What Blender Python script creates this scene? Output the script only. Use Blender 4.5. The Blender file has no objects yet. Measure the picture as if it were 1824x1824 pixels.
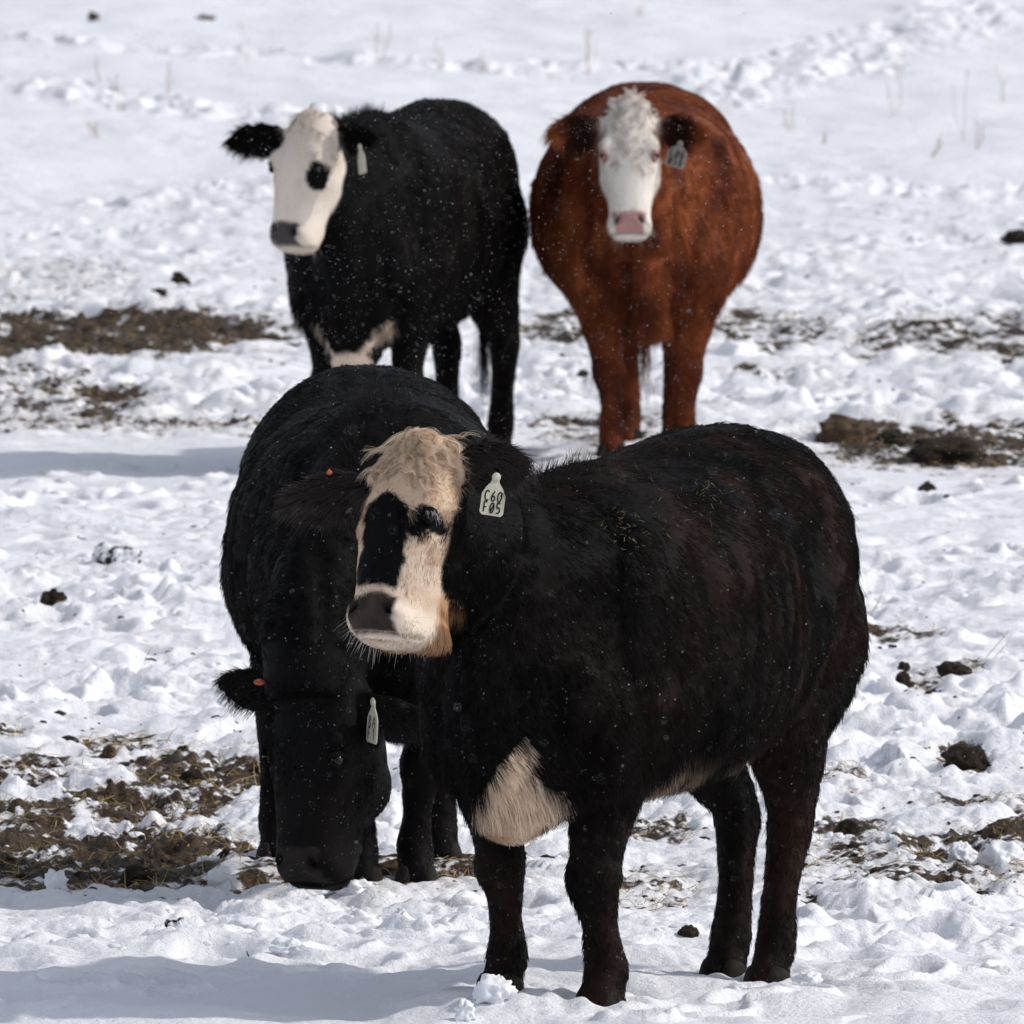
import bpy, math, os
import numpy as np
from mathutils import Vector, Matrix

FUR = 1.0       # fur strand density
rng = np.random.default_rng(7)
scene = bpy.context.scene
COL = scene.collection

# ------------------------------------------------------------------ camera, world, sun
CAM_H = 3.9
FPX = 40700.0            # focal length in pixels of an 1824 px wide frame
PITCH = math.atan(2028.0 / FPX)
cam_d = bpy.data.cameras.new('camera')
cam = bpy.data.objects.new('camera', cam_d)
COL.objects.link(cam)
cam.location = (0, 0, CAM_H)
cam.rotation_euler = (math.pi / 2 - PITCH, 0, 0)
cam_d.sensor_width = 36.0
cam_d.lens = 36.0 * FPX / 1824.0
cam_d.clip_start = 0.5
cam_d.clip_end = 6000
cam_d.dof.use_dof = True
cam_d.dof.focus_distance = 54.3
cam_d.dof.aperture_fstop = 29.0
scene.camera = cam

SUN_EL = math.radians(41)
SUN_AZ = math.radians(93)      # clockwise from +Y (away from camera): from the right of the picture
world = bpy.data.worlds.new('World')
scene.world = world
world.use_nodes = True
wn = world.node_tree.nodes; wl = world.node_tree.links
bg = wn['Background']
sky = wn.new('ShaderNodeTexSky')
sky.sky_type = 'NISHITA'
sky.sun_disc = False
sky.sun_elevation = SUN_EL
sky.sun_rotation = SUN_AZ
sky.altitude = 1500
sky.air_density = 1.0
sky.dust_density = 3.0
sky.ozone_density = 1.0
thin_cloud = wn.new('ShaderNodeHueSaturation')      # high thin cloud takes most of the blue out
thin_cloud.inputs['Saturation'].default_value = 0.42
wl.new(sky.outputs[0], thin_cloud.inputs['Color'])
wl.new(thin_cloud.outputs[0], bg.inputs[0])
bg.inputs[1].default_value = 0.15

sun_d = bpy.data.lights.new('sun', 'SUN')
sun_d.energy = 2.05
sun_d.angle = math.radians(1.2)
sun_d.color = (1.0, 0.955, 0.89)
sun = bpy.data.objects.new('sun', sun_d)
COL.objects.link(sun)
sdir = Vector((math.sin(SUN_AZ) * math.cos(SUN_EL), math.cos(SUN_AZ) * math.cos(SUN_EL), math.sin(SUN_EL)))
sun.rotation_euler = sdir.to_track_quat('Z', 'Y').to_euler()
sun.location = (20, 60, 30)

scene.view_settings.view_transform = 'Standard'
scene.view_settings.look = 'None'
scene.view_settings.gamma = 1.0
scene.view_settings.exposure = 0.13
scene.view_settings.use_curve_mapping = False
scene.cycles.max_bounces = 6
scene.cycles.diffuse_bounces = 3
scene.cycles.use_denoising = True

# ------------------------------------------------------------------ helpers
def smooth(a, b, x):
    t = np.clip((x - a) / (b - a), 0, 1)
    return t * t * (3 - 2 * t)

def gp(u, v, z=0.0):
    """point at height z seen at photo pixel (u, v)"""
    a = PITCH + math.atan((v - 912.0) / FPX)
    Y = (CAM_H - z) / math.tan(a)
    dep = Y * math.cos(PITCH) + (CAM_H - z) * math.sin(PITCH)
    return (u - 912.0) / FPX * dep, Y

def v_of(Y):
    return 912.0 + FPX * np.tan(np.arctan(CAM_H / Y) - PITCH)

_P = np.random.default_rng(3).permutation(4096).astype(np.int64)
def _h(ix, iy, iz=0, seed=0):
    n = _P[(ix + seed * 131) & 4095]
    n = _P[(n + iy) & 4095]
    n = _P[(n + iz) & 4095]
    return n

def perlin2(x, y, seed=0):
    ix = np.floor(x).astype(np.int64); iy = np.floor(y).astype(np.int64)
    fx = x - ix; fy = y - iy
    u = fx * fx * fx * (fx * (fx * 6 - 15) + 10); v = fy * fy * fy * (fy * (fy * 6 - 15) + 10)
    def g(i, j, dx, dy):
        a = _h(ix + i, iy + j, 0, seed) * (2 * np.pi / 4096)
        return np.cos(a) * dx + np.sin(a) * dy
    n00 = g(0, 0, fx, fy); n10 = g(1, 0, fx - 1, fy); n01 = g(0, 1, fx, fy - 1); n11 = g(1, 1, fx - 1, fy - 1)
    return 1.5 * ((n00 * (1 - u) + n10 * u) * (1 - v) + (n01 * (1 - u) + n11 * u) * v)

def noise3(p, s, seed=0):
    """smooth value noise in [-1, 1] at points p (n, 3)"""
    q = p * s
    i = np.floor(q).astype(np.int64); f = q - i
    f = f * f * (3 - 2 * f)
    out = np.zeros(len(p))
    for dx in (0, 1):
        wx = f[:, 0] if dx else 1 - f[:, 0]
        for dy in (0, 1):
            wy = f[:, 1] if dy else 1 - f[:, 1]
            for dz in (0, 1):
                wz = f[:, 2] if dz else 1 - f[:, 2]
                out += wx * wy * wz * (_h(i[:, 0] + dx, i[:, 1] + dy, i[:, 2] + dz, seed) / 2048.0 - 1)
    return out

def worley2(x, y, seed=0):
    ix = np.floor(x).astype(np.int64); iy = np.floor(y).astype(np.int64)
    best = np.full(x.shape, 9.0); bid = np.zeros(x.shape, np.int64)
    for i in (-1, 0, 1):
        for j in (-1, 0, 1):
            hsh = _h(ix + i, iy + j, 0, seed)
            px = ix + i + (hsh & 63) / 64.0; py = iy + j + ((hsh >> 6) & 63) / 64.0
            d = (px - x) ** 2 + (py - y) ** 2
            m = d < best
            best = np.where(m, d, best); bid = np.where(m, hsh, bid)
    return np.sqrt(best), bid / 4096.0

def mesh_obj(name, verts, faces, mat=None, parent=None, shade=True, col=None):
    me = bpy.data.meshes.new(name)
    verts = np.asarray(verts, dtype=np.float32)
    if isinstance(faces, np.ndarray):
        k = faces.shape[1]; n = len(faces)
        me.vertices.add(len(verts)); me.vertices.foreach_set('co', verts.ravel())
        me.loops.add(n * k); me.loops.foreach_set('vertex_index', faces.astype(np.int32).ravel())
        me.polygons.add(n)
        me.polygons.foreach_set('loop_start', np.arange(0, n * k, k, dtype=np.int32))
        me.update(calc_edges=True)
    else:
        me.from_pydata([tuple(map(float, v)) for v in verts], [], [tuple(int(i) for i in f) for f in faces])
        me.update()
    if shade:
        me.polygons.foreach_set('use_smooth', np.ones(len(me.polygons), bool))
    if col is not None:
        at = me.color_attributes.new('tint', 'FLOAT_COLOR', 'POINT')
        c4 = np.ones((len(verts), 4), np.float32); c4[:, :3] = col
        at.data.foreach_set('color', c4.ravel())
    o = bpy.data.objects.new(name, me)
    COL.objects.link(o)
    if mat: me.materials.append(mat)
    if parent: o.parent = parent
    return o

def tag(o, label=None, cat=None, group=None, kind=None):
    if label: o['label'] = label
    if cat: o['category'] = cat
    if group: o['group'] = group
    if kind: o['kind'] = kind
    return o

# ------------------------------------------------------------------ materials
def new_mat(name):
    m = bpy.data.materials.new(name); m.use_nodes = True
    nt = m.node_tree
    return m, nt, nt.nodes, nt.links, nt.nodes['Principled BSDF']

def plain(name, col, rough=0.6, spec=0.4):
    m, nt, n, l, b = new_mat(name)
    b.inputs['Base Color'].default_value = (*col, 1)
    b.inputs['Roughness'].default_value = rough
    b.inputs['Specular IOR Level'].default_value = spec
    return m

def noisy(name, c1, c2, scale, rough=0.8, bump=0.3, dist=0.004, spec=0.25):
    m, nt, n, l, b = new_mat(name)
    tc = n.new('ShaderNodeTexCoord')
    nz = n.new('ShaderNodeTexNoise'); nz.inputs['Scale'].default_value = scale; nz.inputs['Detail'].default_value = 6; nz.inputs['Roughness'].default_value = 0.65
    l.new(tc.outputs['Object'], nz.inputs['Vector'])
    r = n.new('ShaderNodeValToRGB')
    r.color_ramp.elements[0].position = 0.32; r.color_ramp.elements[0].color = (*c1, 1)
    r.color_ramp.elements[1].position = 0.7; r.color_ramp.elements[1].color = (*c2, 1)
    l.new(nz.outputs['Fac'], r.inputs['Fac']); l.new(r.outputs['Color'], b.inputs['Base Color'])
    bp = n.new('ShaderNodeBump'); bp.inputs['Strength'].default_value = bump; bp.inputs['Distance'].default_value = dist
    l.new(nz.outputs['Fac'], bp.inputs['Height']); l.new(bp.outputs['Normal'], b.inputs['Normal'])
    b.inputs['Roughness'].default_value = rough
    b.inputs['Specular IOR Level'].default_value = spec
    return m

SNOW = (0.885, 0.885, 0.925)

def snow_ground_mat():
    m, nt, n, l, b = new_mat('snow_and_mud')
    geo = n.new('ShaderNodeNewGeometry')
    at = n.new('ShaderNodeAttribute'); at.attribute_name = 'dirt'
    st = n.new('ShaderNodeAttribute'); st.attribute_name = 'stain'
    def noise(scale, detail, rough=0.6):
        z = n.new('ShaderNodeTexNoise'); z.inputs['Scale'].default_value = scale
        z.inputs['Detail'].default_value = detail; z.inputs['Roughness'].default_value = rough
        l.new(geo.outputs['Position'], z.inputs['Vector']); return z
    n1 = noise(26, 5, 0.7); n2 = noise(9, 3); n3 = noise(90, 4, 0.7)
    # sharp-edged dirt mask: attribute + fine noise
    mul = n.new('ShaderNodeMath'); mul.operation = 'MULTIPLY_ADD'
    l.new(n1.outputs['Fac'], mul.inputs[0]); mul.inputs[1].default_value = 0.9; l.new(at.outputs['Fac'], mul.inputs[2])
    mr = n.new('ShaderNodeMapRange'); mr.interpolation_type = 'SMOOTHSTEP'
    mr.inputs['From Min'].default_value = 0.88; mr.inputs['From Max'].default_value = 1.02
    mul2 = n.new('ShaderNodeMath'); mul2.operation = 'MULTIPLY_ADD'; l.new(n2.outputs['Fac'], mul2.inputs[0]); mul2.inputs[1].default_value = 0.9
    off = n.new('ShaderNodeMath'); off.operation = 'SUBTRACT'; off.inputs[1].default_value = 0.45; l.new(mul.outputs[0], off.inputs[0])
    l.new(off.outputs[0], mul2.inputs[2])
    l.new(mul2.outputs[0], mr.inputs['Value'])
    # dirt colour
    dr = n.new('ShaderNodeValToRGB'); e = dr.color_ramp.elements
    e[0].position = 0.30; e[0].color = (0.014, 0.009, 0.005, 1)
    e[1].position = 0.72; e[1].color = (0.16, 0.095, 0.036, 1)
    x = e.new(0.5); x.color = (0.036, 0.021, 0.010, 1)
    l.new(n3.outputs['Fac'], dr.inputs['Fac'])
    # snow colour: clean, slightly soiled where stain
    sr = n.new('ShaderNodeMixRGB'); sr.inputs[1].default_value = (*SNOW, 1); sr.inputs[2].default_value = (0.50, 0.44, 0.37, 1)
    ms = n.new('ShaderNodeMath'); ms.operation = 'MULTIPLY'; ms.use_clamp = True
    nr = n.new('ShaderNodeMapRange'); nr.inputs['From Min'].default_value = 0.38; nr.inputs['From Max'].default_value = 0.72
    l.new(n1.outputs['Fac'], nr.inputs['Value']); l.new(nr.outputs[0], ms.inputs[0]); l.new(st.outputs['Fac'], ms.inputs[1])
    l.new(ms.outputs[0], sr.inputs[0])
    mx = n.new('ShaderNodeMixRGB'); l.new(mr.outputs[0], mx.inputs[0]); l.new(sr.outputs[0], mx.inputs[1]); l.new(dr.outputs[0], mx.inputs[2])
    l.new(mx.outputs[0], b.inputs['Base Color'])
    b.inputs['Roughness'].default_value = 0.65
    b.inputs['Specular IOR Level'].default_value = 0.25
    bp = n.new('ShaderNodeBump'); bp.inputs['Strength'].default_value = 0.6; bp.inputs['Distance'].default_value = 0.020
    l.new(n1.outputs['Fac'], bp.inputs['Height'])
    bp2 = n.new('ShaderNodeBump'); bp2.inputs['Strength'].default_value = 0.6; bp2.inputs['Distance'].default_value = 0.007
    l.new(n3.outputs['Fac'], bp2.inputs['Height']); l.new(bp.outputs['Normal'], bp2.inputs['Normal'])
    l.new(bp2.outputs['Normal'], b.inputs['Normal'])
    return m

M = {}
M['ground'] = snow_ground_mat()
M['snow'] = noisy('snow_lump', (0.82, 0.835, 0.88), (0.9, 0.91, 0.94), 60, 0.65, 0.5, 0.006)
M['mud'] = noisy('mud_clod', (0.008, 0.006, 0.005), (0.055, 0.036, 0.020), 55, 0.9, 1.0, 0.02)
M['flake'] = plain('snowflake', (0.9, 0.92, 0.96), 0.5)
M['tag'] = noisy('ear_tag_plastic', (0.40, 0.375, 0.29), (0.55, 0.52, 0.42), 40, 0.5, 0.05, 0.001)
M['ink'] = plain('ink', (0.012, 0.011, 0.010), 0.7, 0.1)
M['orange'] = noisy('orange_plastic', (0.36, 0.08, 0.03), (0.48, 0.12, 0.05), 60, 0.45, 0.05, 0.001)
M['eye'] = plain('eye', (0.006, 0.005, 0.004), 0.15, 0.25)
M['hoof'] = noisy('hoof_horn', (0.008, 0.007, 0.006), (0.030, 0.025, 0.021), 35, 0.75, 0.4, 0.003, 0.1)

def attr_mat(name, rough, spec, strand=False):
    m, nt, n, l, b = new_mat(name)
    a = n.new('ShaderNodeAttribute'); a.attribute_name = 'tint'
    l.new(a.outputs['Color'], b.inputs['Base Color'])
    b.inputs['Roughness'].default_value = rough
    b.inputs['Specular IOR Level'].default_value = spec
    if strand:
        out = n['Material Output']
        tr = n.new('ShaderNodeBsdfTranslucent'); l.new(a.outputs['Color'], tr.inputs['Color'])
        mx = n.new('ShaderNodeMixShader'); mx.inputs[0].default_value = 0.3
        l.new(b.outputs[0], mx.inputs[1]); l.new(tr.outputs[0], mx.inputs[2]); l.new(mx.outputs[0], out.inputs['Surface'])
    else:
        geo = n.new('ShaderNodeTexCoord')
        z = n.new('ShaderNodeTexNoise'); z.inputs['Scale'].default_value = 90; z.inputs['Detail'].default_value = 4
        l.new(geo.outputs['Object'], z.inputs['Vector'])
        bp = n.new('ShaderNodeBump'); bp.inputs['Strength'].default_value = 0.35; bp.inputs['Distance'].default_value = 0.004
        l.new(z.outputs['Fac'], bp.inputs['Height']); l.new(bp.outputs['Normal'], b.inputs['Normal'])
    return m
M['hide'] = attr_mat('hide', 0.65, 0.06)
M['fur'] = attr_mat('fur_strands', 0.55, 0.08, True)

# ------------------------------------------------------------------ where the feet stand (cow-local, used by ground and cows)
def cow_frame(X0, Y0, th):
    s, c = math.sin(th), math.cos(th)
    return X0, Y0, s, c
def loc2w(fr, f, l):
    X0, Y0, s, c = fr
    return X0 - s * f + c * l, Y0 - c * f - s * l

# each: origin, heading, scale, and feet (forward, left, ground height)
SPEC = {
 'A': dict(o=(0.2925, 54.94), th=math.radians(24), feet=dict(FL=(.50, .148, -.015), FR=(.50, -.112, .012), HL=(-.60, .105, -.035), HR=(-.72, -.065, -.03))),
 'D': dict(o=(-0.338, 59.14), th=math.radians(-4), feet=dict(FL=(.50, .055, 0.0), FR=(.52, -.088, 0.0), HL=(-.42, .18, -.0), HR=(-.46, -.245, -.0))),
 'B': dict(o=(-0.39, 81.7), th=math.radians(14), feet=dict(FL=(.50, .14, 0.0), FR=(.50, -.14, 0.0), HL=(-.62, .20, 0.0), HR=(-.68, -.02, 0.0))),
 'C': dict(o=(0.482, 82.35), th=math.radians(0), feet=dict(FL=(.50, .135, 0.0), FR=(.52, -.125, 0.0), HL=(-.62, .11, 0.0), HR=(-.62, -.06, 0.0))),
}
FEET = []
for k, sp in SPEC.items():
    fr = cow_frame(*sp['o'], sp['th']); sp['fr'] = fr
    for fk, (f, l, z) in sp['feet'].items():
        wx, wy = loc2w(fr, f, l)
        FEET.append((wx, wy, z))

# ------------------------------------------------------------------ ground
def ell(u0, u1, v0, v1, s):
    xa, ya = gp((u0 + u1) / 2, (v0 + v1) / 2)
    xl, _ = gp(u0, (v0 + v1) / 2); xr, _ = gp(u1, (v0 + v1) / 2)
    _, yn = gp(912, v1); _, yf = gp(912, v0)
    return xa, (yn + yf) / 2, (xr - xl) / 2, (yf - yn) / 2, s

DIRT = [ell(*q) for q in [
    (-260, 490, 1465, 1576, .80), (-200, 190, 1415, 1500, .74), (60, 430, 1385, 1475, .74), (200, 490, 1335, 1440, .72),
    (-160, 140, 1340, 1410, .62), (110, 310, 1305, 1350, .62), (-60, 60, 1290, 1330, .5),
    (1560, 2000, 1455, 1600, .55), (1400, 1700, 1475, 1610, .50), (1440, 1600, 1430, 1480, .6), (1640, 1900, 1400, 1450, .5), (1450, 1560, 1370, 1420, .45), (1585, 1735, 1562, 1590, .85), (1600, 1700, 1520, 1552, .8), (1420, 1470, 1590, 1640, .75),
    (1535, 1710, 1118, 1152, .62), (1670, 1765, 1320, 1375, .85), (1590, 1680, 1190, 1245, .55), (1690, 1760, 1180, 1210, .6),
    (1100, 1240, 1430, 1500, .66), (1000, 1260, 1530, 1640, .48),
    (-250, 570, 550, 640, .92), (-200, 330, 670, 770, .56), (140, 260, 670, 715, .75), (-100, 540, 735, 775, .54), (-200, 200, 640, 690, .5), (-100, 250, 455, 545, .40),
    (900, 1100, 545, 625, .66), (1240, 1500, 540, 620, .56), (1490, 2050, 555, 655, .62), (1250, 1450, 640, 690, .42),
    (1390, 2100, 735, 840, .76), (1440, 1800, 740, 800, .5), (920, 1250, 725, 800, .55), (1000, 1150, 745, 790, .4),
    (400, 900, 1515, 1598, .72), (640, 800, 1535, 1585, .5),
]]

V_KEYS = [0, 290, 330, 420, 470, 545, 640, 760, 785, 855, 880, 950, 1200, 1300, 1590, 1670, 1700, 1760, 1830, 2600]
R_KEYS = [.10, .12, .30, .42, .80, .95, 1.0, .95, .22, .20, .45, .62, .85, 1.0, 1.0, .9, .34, .26, .26, .2]

def trails(x, y):
    """footprint trails in the far smooth snow"""
    t = np.zeros_like(x)
    for (ua, va, ub, vb, w) in [(-100, 140, 520, 215, .55), (-100, 60, 400, 95, .5), (1180, 185, 1760, 20, .75), (1000, 110, 1500, 130, .5), (1300, 320, 1900, 360, .6),
                                (300, 370, 520, 330, .6), (600, 110, 950, 125, .4)]:
        xa, ya = gp(ua, va); xb, yb = gp(ub, vb)
        # distance to the segment with depth squeezed
        k = 0.35
        dx, dy = xb - xa, (yb - ya) * k
        L2 = dx * dx + dy * dy
        s = np.clip(((x - xa) * dx + (y - ya) * k * dy) / L2, 0, 1)
        d = np.hypot(x - xa - s * dx, (y - ya) * k - s * dy)
        t = np.maximum(t, smooth(w, w * .35, d))
    return t

def dirt_field(x, y):
    d = np.zeros_like(x)
    warp = perlin2(x * 3.1, y * 1.6, 21) * .25 + perlin2(x * 9, y * 5, 22) * .18
    for (cx, cy, rx, ry, s) in DIRT:
        q = np.sqrt(((x - cx) / rx) ** 2 + ((y - cy) / ry) ** 2) + warp
        d = np.maximum(d, s * smooth(1.18, .72, q))
    return d

PRINTS = []
_g = np.random.default_rng(77)
for (ua, va, ub, vb, nst) in [(-80, 1800, 900, 1690, 9), (1150, 1815, 1900, 1700, 9), (-60, 900, 420, 865, 9), (1560, 900, 1900, 860, 8), (1560, 1010, 1900, 960, 8), (0, 1130, 400, 1010, 9), (-60, 1260, 420, 1180, 9),
                              (1330, 470, 1900, 400, 12), (-60, 430, 480, 380, 12), (1380, 720, 1900, 690, 10), (600, 1700, 860, 1650, 4), (-40, 860, 430, 830, 6), (1560, 1290, 1900, 1240, 7)]:
    for q in np.linspace(0, 1, nst):
        xx, yy = gp(ua + (ub - ua) * q + _g.normal(0, 18), va + (vb - va) * q + _g.normal(0, 5))
        PRINTS.append((xx, yy, _g.uniform(-.9, .9), _g.uniform(.035, .06)))

def height(x, y):
    v = v_of(y)
    R = np.interp(v, V_KEYS, R_KEYS)
    # near-left and near-right variation
    R = R * np.clip(.85 + .75 * perlin2(x * .8, y * .28, 5) + .4 * perlin2(x * 2.1, y * .9, 7), .22, 1.35)
    T = trails(x, y)
    R = np.maximum(R, 1.05 * T * (y > 98))
    R = np.clip(R, .05, 1.35)
    far = smooth(150, 500, y) + smooth(30, -20, y)
    R = R * (1 - np.clip(far, 0, 1))
    D = dirt_field(x, y)
    h = .030 * perlin2(x * .55, y * .22, 1) + .018 * perlin2(x * 1.5, y * .6, 2)
    b1 = np.abs(perlin2(x * 2.6 + .7 * perlin2(x * 2, y * 1.2, 30), y * 1.3, 3))
    b2 = np.abs(perlin2(x * 6.3 + .5 * perlin2(x * 5, y * 3, 31), y * 3.6, 4))
    b3 = np.abs(perlin2(x * 15, y * 10, 6))
    lump = .085 * (b1 - .28) + .040 * (b2 - .28) + .014 * (b3 - .28)
    w1, id1 = worley2(x * 4.2, y * 3.0, 8)
    dome = np.where(id1 > .55, np.clip(1 - (w1 / .42) ** 2, 0, 1), 0) * .045 * (id1 - .2)
    w2, id2 = worley2(x * 3.0, y * 2.0, 9)
    pit = np.where(id2 > .45, smooth(.34, .20, w2) - .35 * np.exp(-((w2 - .42) / .07) ** 2), 0) * .062
    flat = np.clip(D * 1.25, 0, 1)
    h += R * (lump + dome - pit) * (1 - .45 * flat)
    h += flat * (.022 * np.abs(perlin2(x * 16, y * 9, 11)) + .016 * perlin2(x * 34, y * 20, 12) - .024)
    # fine crumble
    h += R * .007 * perlin2(x * 40, y * 28, 13)
    # smooth drifted ridges in the near foreground and by the rear shadow band
    h += smooth(1690, 1730, v) * (.034 * perlin2(x * 1.3 + y * .5, y * 2.2, 14) + .010 * perlin2(x * 4.5, y * 5, 18))
    far_r = smooth(450, 300, v)
    h += far_r * (.03 * perlin2(x * .8, y * .25, 15) + .012 * perlin2(x * 3, y * .9, 16))
    # hoof prints
    for (px, py, dr, dp) in PRINTS:
        k = np.where((np.abs(x - px) < .22) & (np.abs(y - py) < .26))[0]
        if len(k):
            cx, sx = math.cos(dr), math.sin(dr)
            qx = (x[k] - px) * cx + (y[k] - py) * sx; qy = -(x[k] - px) * sx + (y[k] - py) * cx
            r = np.hypot(qx / .058, qy / .085)
            h[k] += -dp * smooth(1.15, .75, r) * (1 - .35 * np.exp(-(qx / .012) ** 2)) + .38 * dp * np.exp(-((r - 1.45) / .28) ** 2)
    # each foot stands in a trodden hollow
    for (fx, fy, fz) in FEET:
        r = np.hypot(x - fx, (y - fy))
        w = smooth(.42, .09, r)
        h = h * (1 - w) + (fz + .030 + .014 * perlin2(x * 20, y * 14, 17)) * w
    return h, R, D

def make_ground():
    rows = [np.arange(54.0, 64, .0165), np.arange(64, 80, .030), np.arange(80, 98, .039), np.arange(98, 146, .105)]
    near = np.array([-120, -60, -20, 5, 20, 32, 40, 45, 48, 50, 51, 51.6]) 
    near2 = np.arange(52.0, 54.0, .06)
    farr = np.array([147, 149, 152, 156, 161, 168, 178, 190, 210, 240, 290, 370, 500, 700, 1000, 1500, 2400, 3600])
    ys = np.concatenate([near, near2] + rows + [farr])
    s_core = np.linspace(-1.11, 1.11, 336)
    s_out = np.array([1.16, 1.22, 1.3, 1.42, 1.6, 1.85, 2.2, 2.7, 3.4, 4.5, 6, 9, 14, 24, 45, 90, 200, 420])
    ss = np.concatenate([-s_out[::-1], s_core, s_out])
    half = 912.0 / FPX * np.clip(ys, 52, 150)
    X = half[:, None] * ss[None, :]
    Y = np.repeat(ys[:, None], len(ss), 1)
    x = X.ravel(); y = Y.ravel()
    h, R, D = height(x, y)
    nr, nc = X.shape
    idx = np.arange(nr * nc).reshape(nr, nc)
    f = np.stack([idx[:-1, :-1], idx[:-1, 1:], idx[1:, 1:], idx[1:, :-1]], -1).reshape(-1, 4)
    o = mesh_obj('snow_field', np.stack([x, y, h], 1), f, M['ground'])
    # dirt: patches + scattered crumbs where the snow is trampled, mostly in hollows
    v = v_of(y)
    spk = np.abs(perlin2(x * 11, y * 6, 41)) * .5 + .5 * perlin2(x * 5, y * 2.4, 42)
    zone = np.interp(v, [0, 330, 470, 760, 790, 870, 950, 1250, 1330, 1600, 1660, 1720, 1830], [0, .0, .30, .40, 0, 0, .22, .28, .40, .42, .16, .03, .03])
    lumpy = smooth(.03, -.02, h)
    dirt = D * .80 + zone * (spk * 1.0) * (.35 + .65 * lumpy)
    dirt += D * (.25 * perlin2(x * 7, y * 4, 43))
    stain = np.clip(D * .9 + zone * .9 * (.5 + perlin2(x * 3, y * 1.4, 44)), 0, 1)
    for nm, a in (('dirt', dirt), ('stain', stain)):
        at = o.data.attributes.new(nm, 'FLOAT', 'POINT')
        at.data.foreach_set('value', a.astype(np.float32))
    tag(o, 'trampled snow field with patches of mud and straw', kind='structure')
    return o

ground = make_ground()

def gh(x, y):
    x = np.atleast_1d(np.asarray(x, float)); y = np.atleast_1d(np.asarray(y, float))
    return height(x, y)[0]

# ------------------------------------------------------------------ cows
def catmull(tab, n):
    tab = np.asarray(tab, float); m = len(tab)
    t = np.linspace(0, m - 1, n); i = np.clip(t.astype(int), 0, m - 2); u = (t - i)[:, None]
    p0 = tab[np.clip(i - 1, 0, m - 1)]; p1 = tab[i]; p2 = tab[i + 1]; p3 = tab[np.clip(i + 2, 0, m - 1)]
    return .5 * (2 * p1 + (p2 - p0) * u + (2 * p0 - 5 * p1 + 4 * p2 - p3) * u ** 2 + (3 * p1 - p0 - 3 * p2 + p3) * u ** 3)

class Shell:
    """collects closed shells that are fused into one skin"""
    def __init__(self): self.v = []; self.f = []; self.n = 0
    def loft(self, rings):
        k = len(rings[0]); m = len(rings)
        vs = np.concatenate(rings + [rings[0].mean(0)[None], rings[-1].mean(0)[None]])
        fs = []
        for r in range(m - 1):
            for j in range(k):
                a = r * k + j; b = r * k + (j + 1) % k
                fs.append((a, b, b + k)); fs.append((a, b + k, a + k))
        c0, c1 = m * k, m * k + 1
        for j in range(k):
            fs.append((c0, (j + 1) % k, j)); fs.append((c1, (m - 1) * k + j, (m - 1) * k + (j + 1) % k))
        self.f.append(np.array(fs) + self.n); self.v.append(vs); self.n += len(vs)
    def tube(self, rows, ref, n=26, k=20, sq=1.0):
        """rows: x, y, z, r_side, r_ref ; ref = direction that r_ref runs along"""
        R = catmull(rows, n); P = R[:, :3]; T = np.gradient(P, axis=0); T /= np.linalg.norm(T, axis=1)[:, None]
        ref = np.asarray(ref, float); rings = []
        ph = np.linspace(0, 2 * np.pi, k, endpoint=False)
        for p, t, (ru, rv) in zip(P, T, R[:, 3:5]):
            v = ref - t * (ref @ t); v /= np.linalg.norm(v); u = np.cross(v, t)
            cu = np.sign(np.cos(ph)) * np.abs(np.cos(ph)) ** sq; sv = np.sign(np.sin(ph)) * np.abs(np.sin(ph)) ** sq
            rings.append(p + np.outer(cu, u) * max(ru, .003) + np.outer(sv, v) * max(rv, .003))
        self.loft(rings)
    def ball(self, c, r, rot=None):
        ph = np.linspace(0, 2 * np.pi, 18, endpoint=False); rings = []
        for a in np.linspace(-1.45, 1.45, 11):
            q = np.stack([np.cos(ph) * math.cos(a), np.sin(ph) * math.cos(a), np.full(18, math.sin(a))], 1) * np.asarray(r)
            if rot is not None: q = q @ rot.T
            rings.append(q + np.asarray(c))
        self.loft(rings)

TORSO = [  # forward, half width, top, bottom, height share of the widest point
    (-.90, .09, 1.17, .96, .5), (-.85, .19, 1.235, .82, .5), (-.74, .265, 1.305, .68, .5), (-.58, .312, 1.352, .60, .50),
    (-.40, .335, 1.345, .555, .47), (-.20, .362, 1.315, .515, .45), (0, .388, 1.292, .485, .43), (.2, .382, 1.288, .475, .43),
    (.38, .352, 1.292, .47, .44), (.53, .300, 1.298, .455, .46), (.66, .240, 1.255, .435, .48), (.77, .172, 1.16, .445, .5),
    (.86, .110, 1.05, .51, .5), (.91, .04, .95, .62, .5)]

HEAD = [  # along face, half width, front (dorsal), back (jaw), squareness
    (-.045, .042, -.055, -.115, .9), (-.02, .068, -.022, -.15, .85), (.03, .088, .008, -.19, .8), (.09, .106, .028, -.215, .78),
    (.15, .1185, .036, -.235, .76), (.205, .116, .036, -.25, .76), (.26, .106, .031, -.255, .76), (.31, .094, .027, -.24, .75),
    (.36, .085, .023, -.216, .74), (.405, .080, .020, -.188, .74), (.44, .082, .013, -.166, .74), (.470, .083, -.004, -.148, .76),
    (.492, .075, -.026, -.134, .8), (.507, .05, -.052, -.115, .9)]

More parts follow.
